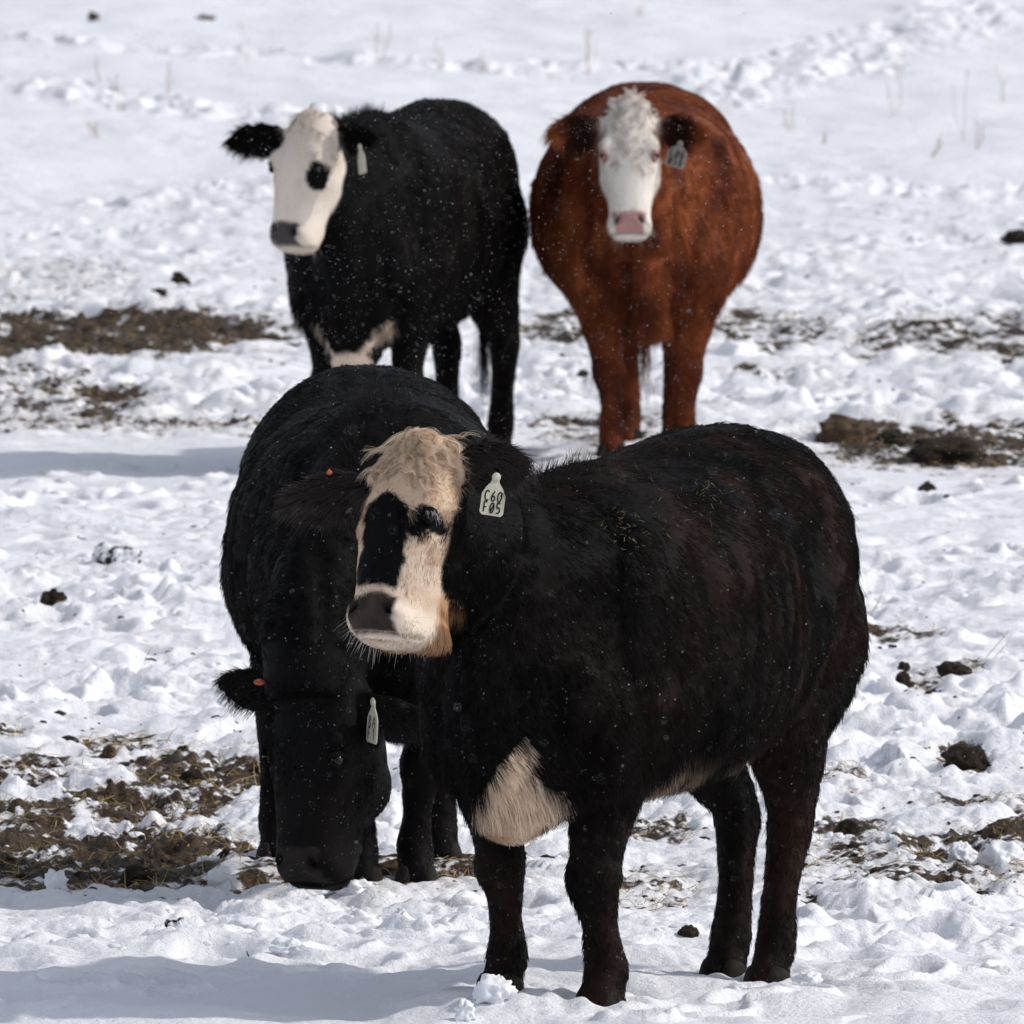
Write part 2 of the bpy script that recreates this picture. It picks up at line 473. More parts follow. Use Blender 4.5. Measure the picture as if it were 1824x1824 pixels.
def make_cow(key, name, label, P):
    sp = SPEC[key]; X0, Y0, s_, c_ = sp['fr']
    sc = P.get('scale', 1.0)
    root = bpy.data.objects.new(name, None); COL.objects.link(root)
    root.empty_display_size = .3
    root.location = (X0, Y0, 0); root.rotation_euler = (0, 0, math.atan2(-c_, -s_))
    tag(root, label, 'cow', 'cows standing in the snowy field')
    S = Shell()
    # ---- trunk
    wk = P.get('wide', 1.0)
    fl_ = P.get('frontlift', 0)
    wd_ = P.get('withers', 0)
    tab = catmull([(f, w * wk, zt * sc + wd_ * math.exp(-((f - .52) / .24) ** 2), zb * sc + fl_ * float(smooth(.3, .6, np.array(f))), q) for f, w, zt, zb, q in TORSO], 46)
    ph = np.linspace(0, 2 * np.pi, 40, endpoint=False); rings = []
    cs, sn = np.cos(ph), np.sin(ph)
    for f, w, zt, zb, q in tab:
        w = max(w, .02)
        zc = zb + (zt - zb) * (q + P.get('high', 0))
        top = P.get('topsq', .80)
        l = np.sign(cs) * np.abs(cs) ** np.where(sn < 0, P.get('low', 1.0), .92) * w
        z = np.where(sn > 0, zc + (zt - zc) * np.abs(sn) ** top, zc - (zc - zb) * np.abs(sn) ** .9)
        rings.append(np.stack([np.full(40, f), l, z], 1))
    S.loft(rings)
    for s in (-1, 1):
        S.ball((.50, s * .215 * wk, .88 * sc), (.16, .105, .30))            # shoulder
        S.ball((.60, s * .19 * wk, .72 * sc), (.13, .085, .20))            # upper arm
        if key == 'B' or key == 'A': S.ball((-.46, s * .19 * wk, 1.19 * sc), (.11, .10, .075))       # hook bone
        S.ball((-.62, s * .185 * wk, .86 * sc), (.19, .125, .28))          # thigh
        S.ball((.715, s * .155 * wk, .77 * sc), (.085, .075, .12))                 # point of shoulder
    S.ball((.71, 0, P.get('brisket', .50) * sc), (.13, .105, .11))
    bz = P.get('brisket', .50) * sc
    n3_ = P['neck'][3]; n4_ = P['neck'][4]
    S.tube([(.76, 0, bz + .0, .05, .07), (.82, 0, bz + .12, .042, .07), (.84, n3_[1] * .5, (bz + .12 + n3_[2] - n3_[4]) / 2 + .03, .036, .07), (n3_[0] - .02, n3_[1], n3_[2] - n3_[4] + .03, .032, .06), (n4_[0] - .02, n4_[1], n4_[2] - n4_[4] + .04, .03, .05)], (1, 0, 0), 18, 14)   # dewlap
    # ---- neck
    S.tube(P['neck'], (0, 0, 1), 26, 24)
    # ---- legs
    legpts = {}
    for k, (ff, fl, fz) in sp['feet'].items():
        side = 1 if k[1] == 'L' else -1
        lw = P.get('leg', 1.0)
        if k[0] == 'F':
            hx, hy = .50, side * .19 * wk
            def L(t, dx=0): return (hx + (ff - hx) * t + dx, hy + (fl - hy) * t)
            rows = [(*L(0, .02), .90, .09, .15), (*L(.15, .01), .72, .088, .135), (*L(.4, .0), .57, .078, .105), (*L(.62), .46, .066, .078),
                    (*L(.8, .005), .375, .057, .059), (*L(.88, .014), .325, .062, .065), (*L(.93, .004), .270, .047, .047), (*L(.97), .205, .037, .040),
                    (*L(1, -.005), .145, .043, .047), (*L(1, -.005), .110, .052, .056), (*L(1, .012), .072, .048, .056), (*L(1, .028), .035, .055, .068), (*L(1, .035), .012, .056, .070)]
        else:
            hx, hy = -.56, side * .20 * wk
            def L(t, dx=0): return (hx + (ff - hx) * t + dx, hy + (fl - hy) * t)
            rows = [(*L(0, .02), .92, .105, .19), (*L(.2, .03), .74, .105, .19), (*L(.4, .01), .62, .090, .145), (*L(.65, -.05), .52, .070, .100),
                    (*L(.85, -.095), .445, .055, .074), (*L(.92, -.095), .395, .054, .066), (*L(.96, -.07), .32, .045, .050), (*L(1, -.045), .23, .041, .044),
                    (*L(1, -.03), .155, .045, .048), (*L(1, -.022), .115, .052, .056), (*L(1, .0), .075, .048, .056), (*L(1, .018), .035, .055, .068), (*L(1, .025), .012, .056, .070)]
        n_low = 5
        rr = []
        for i, (x, y, z, a, b) in enumerate(rows):
            zz = z * (sc if z > .5 else 1) + fz * smooth(.6, .3, np.array(z))
            g = (P.get('fleg', {}).get(k, 1.0) if k[0] == 'F' else lw) if z < .6 else 1
            if z < .13: g *= .92
            y = y + P.get('bow', {}).get(k, 0) * float(np.interp(z, [.1, .3, .45, .7], [0, 1, 1, 0]))
            rr.append((x, y, float(zz), a * g, b * g))
        S.tube(rr, (1, 0, 0), 44, 18, .9)
        legpts[k] = rr
    # ---- tail
    tl = P.get('tail_l', .0)
    S.tube([(-.84, 0, 1.22 * sc, .035, .035), (-.91, tl * .3, 1.12 * sc, .03, .03), (-.935, tl * .6, .95 * sc, .024, .024), (-.93, tl, .75 * sc, .02, .02), (-.92, tl * 1.1, .58 * sc, .016, .016), (-.91, tl * 1.2, .47 * sc, .012, .012)], (1, 0, 0), 22, 10)
    # ---- head
    poll = np.array(P['poll']); dl, t, ro = P['yaw'], P['tilt'], P.get('roll', 0.)
    Fh = np.array([math.cos(dl), -math.sin(dl), 0.]); Zu = np.array([0, 0, 1.])
    Bv = np.array([math.sin(dl), math.cos(dl), 0.])
    Av = Fh * math.sin(t) - Zu * math.cos(t); Cv = Fh * math.cos(t) + Zu * math.sin(t)
    if ro:
        cr, sr = math.cos(ro), math.sin(ro)
        Av, Bv = Av * cr + Bv * sr, Bv * cr - Av * sr
    HM = np.stack([Av, Bv, Cv], 1)          # columns
    hs = np.array(P.get('head', (.94, 1.0, 1.0)))
    def H(a, b, c): return poll + HM @ (np.array([a, b, c]) * hs)
    rings = []; ph = np.linspace(0, 2 * np.pi, 36, endpoint=False)
    for a, w, cd, cv, e in catmull(HEAD, 44):
        cv = cv - P.get('jaw', 0) * math.exp(-((a - .415) / .055) ** 2)
        cc = cd - (cd - cv) * .42
        cs, sn = np.cos(ph), np.sin(ph)
        b = np.sign(cs) * np.abs(cs) ** e * w
        b = b * np.where(sn < 0, 1 - .25 * np.abs(sn) ** 1.5 * (a < .40), 1 - .10 * np.abs(sn) ** 2)
        c = np.where(sn > 0, cc + (cd - cc) * np.abs(sn) ** .72, cc - (cc - cv) * np.abs(sn) ** .85)
        pts = np.stack([np.full(36, a), b, c], 1) * hs
        rings.append(poll + pts @ HM.T)
    S.loft(rings)
    for s in (-1, 1):
        S.ball(H(.160, s * .086, .000), (.040, .026, .034), HM)      # brow
        S.ball(H(.228, s * .080, -.010), (.03, .020, .022), HM)     # below the eye
        S.ball(H(.25, s * .070, -.15), (.085, .036, .085), HM)       # cheek
        S.ball(H(.455, s * .050, -.045), (.040, .036, .045), HM)     # lip pad
        S.ball(H(.452, s * .046, -.004), (.026, .028, .018), HM)     # nostril wing
    S.ball(H(.480, 0, -.088), (.024, .050, .036), HM)                # chin
    S.ball(H(.0, 0, -.03), (.045, .055, .045), HM)                   # poll
    if 'throat' in P: S.ball(H(*P['throat']), (.055, .042, .055), HM)
    # ---- ears
    ears = {}
    for side, E in (('L', P['earL']), ('R', P['earR'])):
        b0 = np.array(E['base']); tip = np.array(E['tip']); opn = np.array(E['open'], float)
        ax = tip - b0; Ln = np.linalg.norm(ax); ax /= Ln
        opn -= ax * (opn @ ax); opn /= np.linalg.norm(opn); wd = np.cross(ax, opn)
        ph = np.linspace(0, 2 * np.pi, 20, endpoint=False); rings = []
        for q in np.linspace(0, 1, 22):
            hw = E.get('w', .058) * (np.interp(q, [0, .12, .4, .65, .85, .95, 1], [.52, .62, 1, .95, .62, .34, .1]))
            th = np.interp(q, [0, .3, 1], [.026, .0115, .008])
            u = np.cos(ph) * hw
            nn = np.sin(ph) * th + .55 * hw * (np.cos(ph) ** 2) - .25 * hw
            droop = -.03 * q * q
            pts = b0 + ax * (q * Ln) + np.outer(u, wd) + np.outer(nn, opn) + np.array([0, 0, droop])
            rings.append(poll + (pts * hs) @ HM.T if False else np.array([poll + HM @ (p * hs) for p in pts]))
        S.loft(rings)
        ears[side] = (H(*b0), H(*tip), HM @ ax, HM @ opn, HM @ wd)
    # ---- fuse
    me = bpy.data.meshes.new('raw'); V = np.concatenate(S.v); Fc = np.concatenate(S.f)
    tmp = mesh_obj('raw_shell', V, Fc)
    md = tmp.modifiers.new('fuse', 'REMESH'); md.mode = 'VOXEL'; md.voxel_size = P['voxel']; md.adaptivity = 0
    ms = tmp.modifiers.new('ease', 'SMOOTH'); ms.factor = .5; ms.iterations = P.get('ease', 7)
    dg = bpy.context.evaluated_depsgraph_get()
    ev = bpy.data.meshes.new_from_object(tmp.evaluated_get(dg))
    bpy.data.objects.remove(tmp)
    nv = len(ev.vertices); co = np.empty(nv * 3, np.float32); ev.vertices.foreach_get('co', co); co = co.reshape(-1, 3).astype(float)
    npoly = len(ev.polygons); li = np.empty(len(ev.loops), np.int32); ev.loops.foreach_get('vertex_index', li)
    faces = li.reshape(npoly, 4) if len(li) == npoly * 4 else None
    nr = np.empty(nv * 3, np.float32); ev.vertices.foreach_get('normal', nr); nr = nr.reshape(-1, 3).astype(float)
    bpy.data.meshes.remove(ev)
    # ---- head coordinates of every vertex
    hc = ((co - poll) @ HM) / hs
    a, b, c = hc.T
    near_head = (a > -.08) & (a < .56) & (np.abs(b) < .16) & (c > -.30) & (c < .10)
    ear_m = np.zeros(nv); ear_q = np.zeros(nv); ear_in = np.zeros(nv)
    for side, (e0, e1, ax, opn, wd) in ears.items():
        Ln = np.linalg.norm(e1 - e0); q = ((co - e0) @ ax) / Ln
        rad = np.linalg.norm(co - e0 - np.outer(q * Ln, ax), axis=1)
        m = smooth(.10, .22, q) * (rad < .085) * (q < 1.15)
        ear_m = np.maximum(ear_m, m); ear_q = np.where(m > 0, q, ear_q)
        ear_in = np.maximum(ear_in, m * smooth(.1, .5, nr @ opn))
    head_m = near_head * (1 - ear_m)
    # ---- relief: nostrils, mouth, eye hollows, hide folds
    disp = np.zeros(nv)
    nost = np.zeros(nv)
    for s in (-1, 1):
        bb = s * b
        g = np.clip(1.7 * np.exp(-(((a - .448 - .5 * (bb - .05)) / .0145) ** 2 + ((bb - .051) / .0145) ** 2)), 0, 1) * (c > -.06) * near_head
        nost = np.maximum(nost, g); disp -= .018 * g
        ge = np.exp(-(((a - .195) / .022) ** 2 + ((bb - .11) / .02) ** 2 + ((c + .012) / .026) ** 2)) * near_head
        disp -= .008 * ge
    mouth_a = .497 - .30 * np.clip(-.045 - c, 0, .1)
    mouth = np.exp(-((a - mouth_a) / .0035) ** 2) * (c < -.02) * (c > -.12) * near_head
    disp -= .006 * mouth
    nz = noise3(co, 6, 3); nz2 = noise3(co, 14, 4); nz3 = noise3(co, 40, 5)
    body_m = (1 - near_head.astype(float)) * (1 - ear_m)
    upper = smooth(.45, .7, co[:, 2])
    disp += body_m * (.010 * nz * upper + .0045 * nz2 * upper + .002 * nz3)
    fold = np.sin(co[:, 0] * 46 + 2.5 * nz + 5 * co[:, 2]) * smooth(.45, .62, co[:, 0]) * smooth(1.0, .85, np.abs(co[:, 0] * 0 + co[:, 0])) * smooth(.55, .8, co[:, 2])
    disp += body_m * .004 * fold
    f_, l_, z_ = co.T; al = np.abs(l_); zs = z_ / sc; al = al / P.get('wide', 1.0)
    chest = smooth(.58, .68, f_) * smooth(.46, .56, zs) * smooth(1.02, .9, zs)
    disp += P.get('chest', 1.0) * body_m * chest * (.016 * np.exp(-(al / .034) ** 2) - .020 * np.exp(-((al - .095) / .030) ** 2) - .010 * np.exp(-((al - .21) / .025) ** 2))
    side = smooth(.12, .2, al) * body_m
    disp -= side * .022 * np.exp(-((f_ - .31 - .12 * (zs - .8)) / .045) ** 2) * smooth(.52, .62, zs) * smooth(1.15, 1.0, zs)      # behind the shoulder
    disp -= side * .028 * np.exp(-(((f_ + .34) / .11) ** 2 + ((zs - 1.05) / .11) ** 2))                                            # flank hollow
    disp -= side * .016 * np.exp(-((f_ + .43 + .5 * (zs - .75)) / .04) ** 2) * smooth(.52, .6, zs) * smooth(1.0, .85, zs)          # front edge of the thigh
    disp += side * .0045 * np.sin(f_ * 80 + 6 * (zs - .8)) * smooth(-.28, -.18, f_) * smooth(.28, .2, f_) * smooth(.62, .72, zs) * smooth(1.12, 1.0, zs)   # ribs
    co2 = co + nr * disp[:, None]
    # ---- colours
    E = dict(co=co, a=a, b=b, c=c, head=head_m, near=near_head, ear=ear_m, ear_in=ear_in, ear_q=ear_q, nost=nost, mouth=mouth, n1=nz, n2=nz2, n3=nz3, nr=nr)
    tint = P['paint'](E)
    tint = tint * (1 - .96 * nost[:, None]) * (1 - .7 * mouth[:, None])
    body = mesh_obj('body', co2, faces, M['hide'], root, True, tint)
    # ---- eyes
    for s in (-1, 1):
        ec = H(.197, s * .0965, .002)
        ph = np.linspace(0, 2 * np.pi, 16, endpoint=False); T2 = Shell(); T2.ball(ec, (.0165, .0165, .0165), HM)
        mesh_obj('eye', np.concatenate(T2.v), np.concatenate(T2.f), M['eye'], root)
        # upper lid with lashes
        T3 = Shell(); pts = []
        for q in np.linspace(-1, 1, 9):
            pts.append((*H(.194 - .012 * math.cos(q * 1.2), s * (.1035 - .010 * q * q), .003 + .022 * q), .0095, .0080))
        T3.tube(pts, (0.1, .2, 1), 14, 8)
        mesh_obj('eyelid', np.concatenate(T3.v), np.concatenate(T3.f), P.get('lidmat', M['lid_dark']), root)
        T3 = Shell(); pts = [(*H(.200 + .013 * math.cos(q * 1.2), s * (.1015 - .010 * q * q), .003 + .021 * q), .006, .005) for q in np.linspace(-1, 1, 9)]
        T3.tube(pts, (0.1, .2, 1), 14, 8)
        mesh_obj('eyelid', np.concatenate(T3.v), np.concatenate(T3.f), P.get('lidmat', M['lid_dark']), root)
    # ---- hooves: two claws and two dewclaws a foot
    for k, (ff, fl, fz) in sp['feet'].items():
        dx = .04 if k[0] == 'F' else .03
        T4 = Shell()
        for s in (-1, 1):
            T4.tube([(ff + dx - .01, fl + s * .028, fz + .058, .022, .038), (ff + dx - .004, fl + s * .028, fz + .04, .028, .050), (ff + dx, fl + s * .029, fz + .012, .030, .056), (ff + dx + .004, fl + s * .029, fz - .012, .031, .058)], (1, 0, 0), 8, 14)
            T4.ball((ff + dx - .085, fl + s * .022, fz + .085), (.014, .012, .018))
        mesh_obj('hoof', np.concatenate(T4.v), np.concatenate(T4.f), P.get('hoofmat', M['hoof']), root)
    # ---- fur
    if FUR > 0:
        grow_fur(P, root, co2, nr, faces, tint, E, HM, ears, sc)
    P['H'] = H; P['HM'] = HM; P['ears'] = ears; P['root'] = root; P['surf'] = (co2, nr)
    return root

M['lid_dark'] = plain('eyelid_dark', (.004, .004, .004), .8, .05)
M['lid_pink'] = plain('eyelid_pink', (.42, .20, .17), .6, .2)

def grow_fur(P, root, co, nr, faces, tint, E, HM, ears, sc):
    tri = np.concatenate([faces[:, [0, 1, 2]], faces[:, [0, 2, 3]]])
    p0, p1, p2 = co[tri[:, 0]], co[tri[:, 1]], co[tri[:, 2]]
    area = .5 * np.linalg.norm(np.cross(p1 - p0, p2 - p0), axis=1)
    # less on the side that nobody sees
    th = root.rotation_euler[2]; cdir = np.array([math.cos(-math.pi / 2 - th), math.sin(-math.pi / 2 - th), .1])
    fn = nr[tri].mean(1); facing = fn @ cdir
    dens = np.where(facing > -.35, 1.0, .12)
    head_f = E['head'][tri].mean(1); ear_f = E['ear'][tri].mean(1)
    dens = dens * (1 + P.get('hdens', 1.4) * head_f + 2.2 * ear_f)
    w = area * dens; w /= w.sum()
    N = int(P['strands'] * FUR)
    g = np.random.default_rng(P.get('seed', 1))
    ti = g.choice(len(tri), N, p=w)
    r1 = np.sqrt(g.random(N)); r2 = g.random(N)
    bw = np.stack([1 - r1, r1 * (1 - r2), r1 * r2], 1)
    idx = tri[ti]
    def mixv(A): return (A[idx] * bw[..., None]).sum(1)
    def mixs(A): return (A[idx] * bw).sum(1)
    root_p = mixv(co); nn = mixv(nr); nn /= np.linalg.norm(nn, axis=1)[:, None]; colr = mixv(tint)
    a, b, c = mixs(E['a']), mixs(E['b']), mixs(E['c']); hd = mixs(E['head']); er = mixs(E['ear']); ei = mixs(E['ear_in']); eq = mixs(E['ear_q'])
    bare = mixs(E['bare']) if 'bare' in E else np.zeros(N)
    z = root_p[:, 2]
    # flow
    flow = np.stack([np.full(N, -.75), np.zeros(N), np.full(N, -.62)], 1)
    leg = smooth(.55, .42, z)[:, None]
    flow = flow * (1 - leg) + np.array([-.25, 0, -1]) * leg
    belly = smooth(-.2, -.8, nn[:, 2])[:, None] * (1 - leg)
    flow = flow + belly * np.array([.1, 0, -.9])
    Av, Bv, Cv = HM.T
    wh = .14
    ha = np.clip((a - wh) * 9, -1.0, 1)
    hflow = np.outer(ha, Av) + np.outer(b * 6, Bv) + np.outer(np.clip(-c - .03, 0, .2) * -2, Cv)
    hw = np.clip(hd * 1.5, 0, 1)[:, None]
    flow = flow * (1 - hw) + hflow * hw
    for side, (e0, e1, ax, opn, wd) in ears.items():
        q = (root_p - e0) @ ax / np.linalg.norm(e1 - e0)
        near = (np.linalg.norm(root_p - .5 * (e0 + e1), axis=1) < .16) & (er > .2)
        latc = (root_p - e0) @ wd
        f2 = ax[None] * (.75) + np.outer(np.sign(latc) * np.clip(np.abs(latc) * 14, 0, .9), wd) + np.array([0, 0, -.35])
        flow[near] = f2[near]
    nz = [noise3(root_p, 9, s) for s in (51, 52, 53)]; nzb = [noise3(root_p, 30, s) for s in (54, 55, 56)]
    flow = flow + .28 * np.stack(nz, 1) + .34 * np.stack(nzb, 1) + g.normal(0, .16, (N, 3))
    flow -= nn * (flow * nn).sum(1)[:, None]
    flow /= np.linalg.norm(flow, axis=1)[:, None] + 1e-6
    # length
    ln = .030 + .012 * belly[:, 0] + .012 * smooth(.3, .6, root_p[:, 0]) * smooth(.85, .6, z) * (1 - hd) + .022 * smooth(.6, .7, root_p[:, 0]) * smooth(.62, .5, z) * (1 - hd)
    ln = ln * (1 - leg[:, 0]) + .017 * leg[:, 0]
    hl = np.interp(a, [-.05, .05, .13, .2, .3, .40, .44, .5], [.022, .022, .021, .018, .017, .015, .012, .014])
    ln = ln * (1 - hw[:, 0]) + hl * hw[:, 0]
    jawh = smooth(-.125, -.17, c) * smooth(.31, .36, a) * (hd > .3) * (a < .52)
    ln = ln + .024 * jawh * P.get('beard', .4)
    flow = flow * (1 - .8 * jawh[:, None]) + np.array([0, 0, -.8]) * jawh[:, None]
    flow -= nn * (flow * nn).sum(1)[:, None]; flow /= np.linalg.norm(flow, axis=1)[:, None] + 1e-6
    ln = np.where(er > .3, .024 + .02 * ei, ln)
    ln = ln * P.get('shag', 1.0) * (1 + .35 * nzb[0]) * g.uniform(.6, 1.2, N) * (1 - .9 * np.clip(bare, 0, 1))
    lift = (.42 + .25 * nz[1] + g.normal(0, .12, N)) * (1 - .45 * hw[:, 0])
    lift = np.where(er > .3, .35, lift)
    lift = np.clip(lift, .08, 1)
    K = 4; tt = np.linspace(0, 1, K)
    pts = np.empty((N, K, 3))
    for k, t in enumerate(tt):
        up = lift * (t - .42 * t * t)
        pts[:, k] = root_p - nn * .002 + ln[:, None] * (flow * (t * np.sqrt(np.clip(1 - .4 * lift, .3, 1)))[:, None] + nn * up[:, None] + np.array([0, 0, -.22]) * (t * t)[..., None] if False else flow * (t * np.sqrt(np.clip(1 - .4 * lift, .3, 1)))[:, None] + nn * up[:, None] + np.array([0, 0, -.20]) * t * t)
    keep = ln > .0025
    pts = pts[keep]; colr = colr[keep]
    var = np.clip(g.normal(1, P.get('varc', .22), len(pts)), .45, 1.9)[:, None] * (1 + .16 * nzb[1][keep])[:, None]
    colr = colr * var
    eik = ei[keep][:, None]
    if 'ear_hair' in P: colr = colr * (1 - eik) + np.array(P['ear_hair']) * eik * var
    rad = np.full(len(pts), P.get('rad', .00075))
    curves = [(pts, colr, rad)]
    for fn in P.get('extra', []):
        curves += fn(HM, P, g, co, nr, root)
    make_strands('fur', curves, root)

def make_strands(name, groups, parent):
    sizes = []; pos = []; cols = []; rads = []
    for pts, colr, rad in groups:
        n, k, _ = pts.shape
        sizes += [k] * n; pos.append(pts.reshape(-1, 3)); cols.append(np.broadcast_to(colr, (n, 3)))
        tp = np.linspace(1, .25, k)
        rads.append((np.broadcast_to(rad, (n,))[:, None] * tp[None]).ravel())
    cu = bpy.data.hair_curves.new(name)
    cu.add_curves(sizes)
    P3 = np.concatenate(pos).astype(np.float32)
    cu.attributes['position'].data.foreach_set('vector', P3.ravel())
    ra = cu.attributes.get('radius') or cu.attributes.new('radius', 'FLOAT', 'POINT')
    ra.data.foreach_set('value', np.concatenate(rads).astype(np.float32))
    ca = cu.attributes.new('tint', 'FLOAT_COLOR', 'CURVE')
    C3 = np.concatenate(cols); c4 = np.ones((len(C3), 4), np.float32); c4[:, :3] = np.clip(C3, 0, 1)
    ca.data.foreach_set('color', c4.ravel())
    cu.materials.append(M['fur'])
    o = bpy.data.objects.new(name, cu); COL.objects.link(o); o.parent = parent
    return o

BLACK = np.array([.0034, .0032, .0033]); BROWN = np.array([.0170, .0080, .0058])
TAN = np.array([.62, .46, .335]); CREAM = np.array([.70, .60, .50]); WHITE = np.array([.74, .645, .55])
RED = np.array([.120, .027, .0095]); RED2 = np.array([.25, .068, .021]); RED3 = np.array([.045, .011, .006])

def mixc(A, Bc, m): return A * (1 - m[:, None]) + np.asarray(Bc) * m[:, None]

def base_black(E, brown=.5):
    co = E['co']; n = len(co)
    t = np.tile(BLACK, (n, 1))
    st = noise3(co * np.array([1, 1, .3]), 14, 97)
    m = np.clip(.25 + .5 * E['n1'] + .3 * E['n2'] + .4 * st, 0, 1) * brown * smooth(-.9, .5, -np.abs(co[:, 0] + .2) + .5)
    t = mixc(t, BROWN, np.clip(m, 0, 1))
    t = mixc(t, BROWN * 1.1, np.clip(smooth(.45, .25, co[:, 2]) * .28 * brown * (1 + 1.5 * E['n2']), 0, 1))
    return t

def nose_pad(E, t, col, fringe=None):
    a, b, c = E['a'], E['b'], E['c']
    wob = .006 * E['n3'] + .006 * E['n2']
    m = smooth(.405, .417, a + wob) * smooth(.068, .058, np.abs(b) + wob + .10 * np.clip(a - .46, 0, 1)) * smooth(.497, .491, a) * smooth(-.085, -.07, c) * E['near']
    t = mixc(t, col, m)
    E['bare'] = np.maximum(m, np.clip(E['nost'] * 1.5, 0, 1))
    return t

def paint_A(E):
    a, b, c = E['a'], E['b'], E['c']; n2, n3 = E['n2'], E['n3']
    t = base_black(E, 1.5)
    w = .012 * n2 + .007 * n3
    lim = np.interp(a, [-.05, .08, .2, .28, .34, .40, .5], [-.075, -.068, -.060, -.085, -.135, -.18, -.20])
    face = smooth(.5, .8, E['head']) * smooth(-.007, .007, c - lim + w) * smooth(-.06, -.05, a)
    t = mixc(t, TAN, face)
    pale = smooth(.2, .32, a) * smooth(.0, .05, b); t = mixc(t, CREAM, face * pale * .35)
    t = mixc(t, TAN * np.array([.82, .74, .66]), face * np.clip(.3 * n2 + .5 * E['n3'], 0, .5) * smooth(.45, .40, a))
    t = mixc(t, CREAM * 1.05, face * smooth(.40, .43, a) * .8)
    jaw = E['near'] * smooth(.325, .355, a + w) * smooth(-.135, -.165, c - w) * smooth(-.262, -.242, c + w) * smooth(.51, .49, a)
    t = mixc(t, np.array([.43, .25, .14]), jaw)
    # black blaze, eye patches
    edge = w * 1.2
    up = .150 + .9 * np.abs(b + .012) ** 1.25 + .3 * np.clip(-b - .02, 0, 1)
    lo = .386 + .15 * b
    right = np.interp(a, [.1, .2, .24, .3, .38, .42], [.055, .052, .066, .070, .060, .046])
    left = np.interp(a, [.1, .2, .25, .3, .42], [-.048, -.060, -.070, -.066, -.064])
    bl = smooth(-.004, .004, a - up + edge) * smooth(.004, -.004, a - lo + edge * 1.3) * smooth(.004, -.004, b - right + edge) * smooth(-.004, .004, b - left + edge) * E['near'] * (c > -.09)
    eye = smooth(1.1, .92, np.hypot((a - .205) / .030, (b - .092) / .030) + 9 * edge) + smooth(1.1, .92, np.hypot((a - .228) / .028, (b - .074) / .022) + 9 * edge)
    eyeR = smooth(1.1, .9, np.hypot((a - .2) / .026, (b + .105) / .02))
    bl = np.clip(np.maximum(np.maximum(bl, eye * E['near'] * (c > -.06)), eyeR * E['near']), 0, 1)
    t = mixc(t, BLACK, bl)
    t = nose_pad(E, t, np.array([.038, .028, .024])[None] * (1 + .5 * np.clip(E['n3'], -1, 1))[:, None])
    # brisket patch, belly hair
    co = E['co']
    zz = co[:, 2]; wid = np.interp(zz, [.38, .46, .53, .58, .63, .67], [.10, .108, .090, .055, .022, .0])
    q = np.hypot((co[:, 0] - .80) / .24, (co[:, 1] - .040 - .5 * (zz - .53)) / np.maximum(wid, .001)) + .25 * E['n1'] + .34 * n2 + .2 * n3
    q = np.where((zz > .67) | (zz < .40) | (co[:, 0] < .60), 9, q)
    br = smooth(1.05, .9, q) * (1 - E['near'])
    t = mixc(t, np.array([.66, .53, .41]), br)
    t = mixc(t, np.array([.40, .27, .17]), br * smooth(.50, .42, co[:, 2]) * np.clip(.5 + n2, 0, 1))
    bel = smooth(-.55, -.85, E['nr'][:, 2]) * smooth(.62, .5, co[:, 2]) * smooth(.35, .3, np.abs(co[:, 0] + .05)) * smooth(.1, .5, n2 + .25)
    t = mixc(t, np.array([.28, .21, .15]), bel * .8)
    arm = smooth(1.1, .7, np.hypot((co[:, 0] - .30) / .07, np.hypot((co[:, 2] - .52) / .06, (co[:, 1] - .22) / .2)))
    t = mixc(t, np.array([.30, .22, .16]), arm * .8)
    return t

def paint_B(E):
    a, b, c = E['a'], E['b'], E['c']; n2, n3 = E['n2'], E['n3']
    t = base_black(E, .5)
    w = .010 * n2 + .006 * n3
    face = smooth(.5, .8, E['head']) * smooth(-.140, -.128, c + w - .06 * smooth(.16, .06, a)) * smooth(-.06, -.05, a) * smooth(.54, .52, a)
    t = mixc(t, WHITE, face)
    t = mixc(t, np.array([.52, .44, .36]), face * np.clip(.25 + .5 * n2, 0, .5))
    eye = smooth(1.1, .92, np.hypot((a - .195) / .026, (b - .098) / .022) + 16 * w) + smooth(1.1, .92, np.hypot((a - .235) / .046, (b - .088) / (.023 - .2 * np.clip(a - .24, 0, .06))) + 16 * w)
    eye = eye * (c > -.05)
    t = mixc(t, BLACK, np.clip(eye, 0, 1) * E['near'])
    t = nose_pad(E, t, np.array([.060, .054, .054]))
    co = E['co']
    q = np.hypot((co[:, 0] - .76) / .18, np.hypot((co[:, 2] - .37) / .075, co[:, 1] / .08)) + .25 * n2 + .2 * E['n1']
    br = smooth(1.05, .95, q)
    arm = 0
    for s in (-1, 1):
        ll = s * co[:, 1]
        line = np.abs(ll - .045 - .77 * (co[:, 2] - .42)) / (.013 if s > 0 else .008) + .3 * n2
        arm = np.maximum(arm, smooth(1.2, .8, line) * smooth(.38, .41, co[:, 2]) * smooth(.555, .53, co[:, 2]) * (co[:, 0] > .5))
    t = mixc(t, np.array([.62, .50, .40]), np.maximum(br, arm) * (1 - E['near']))
    return t

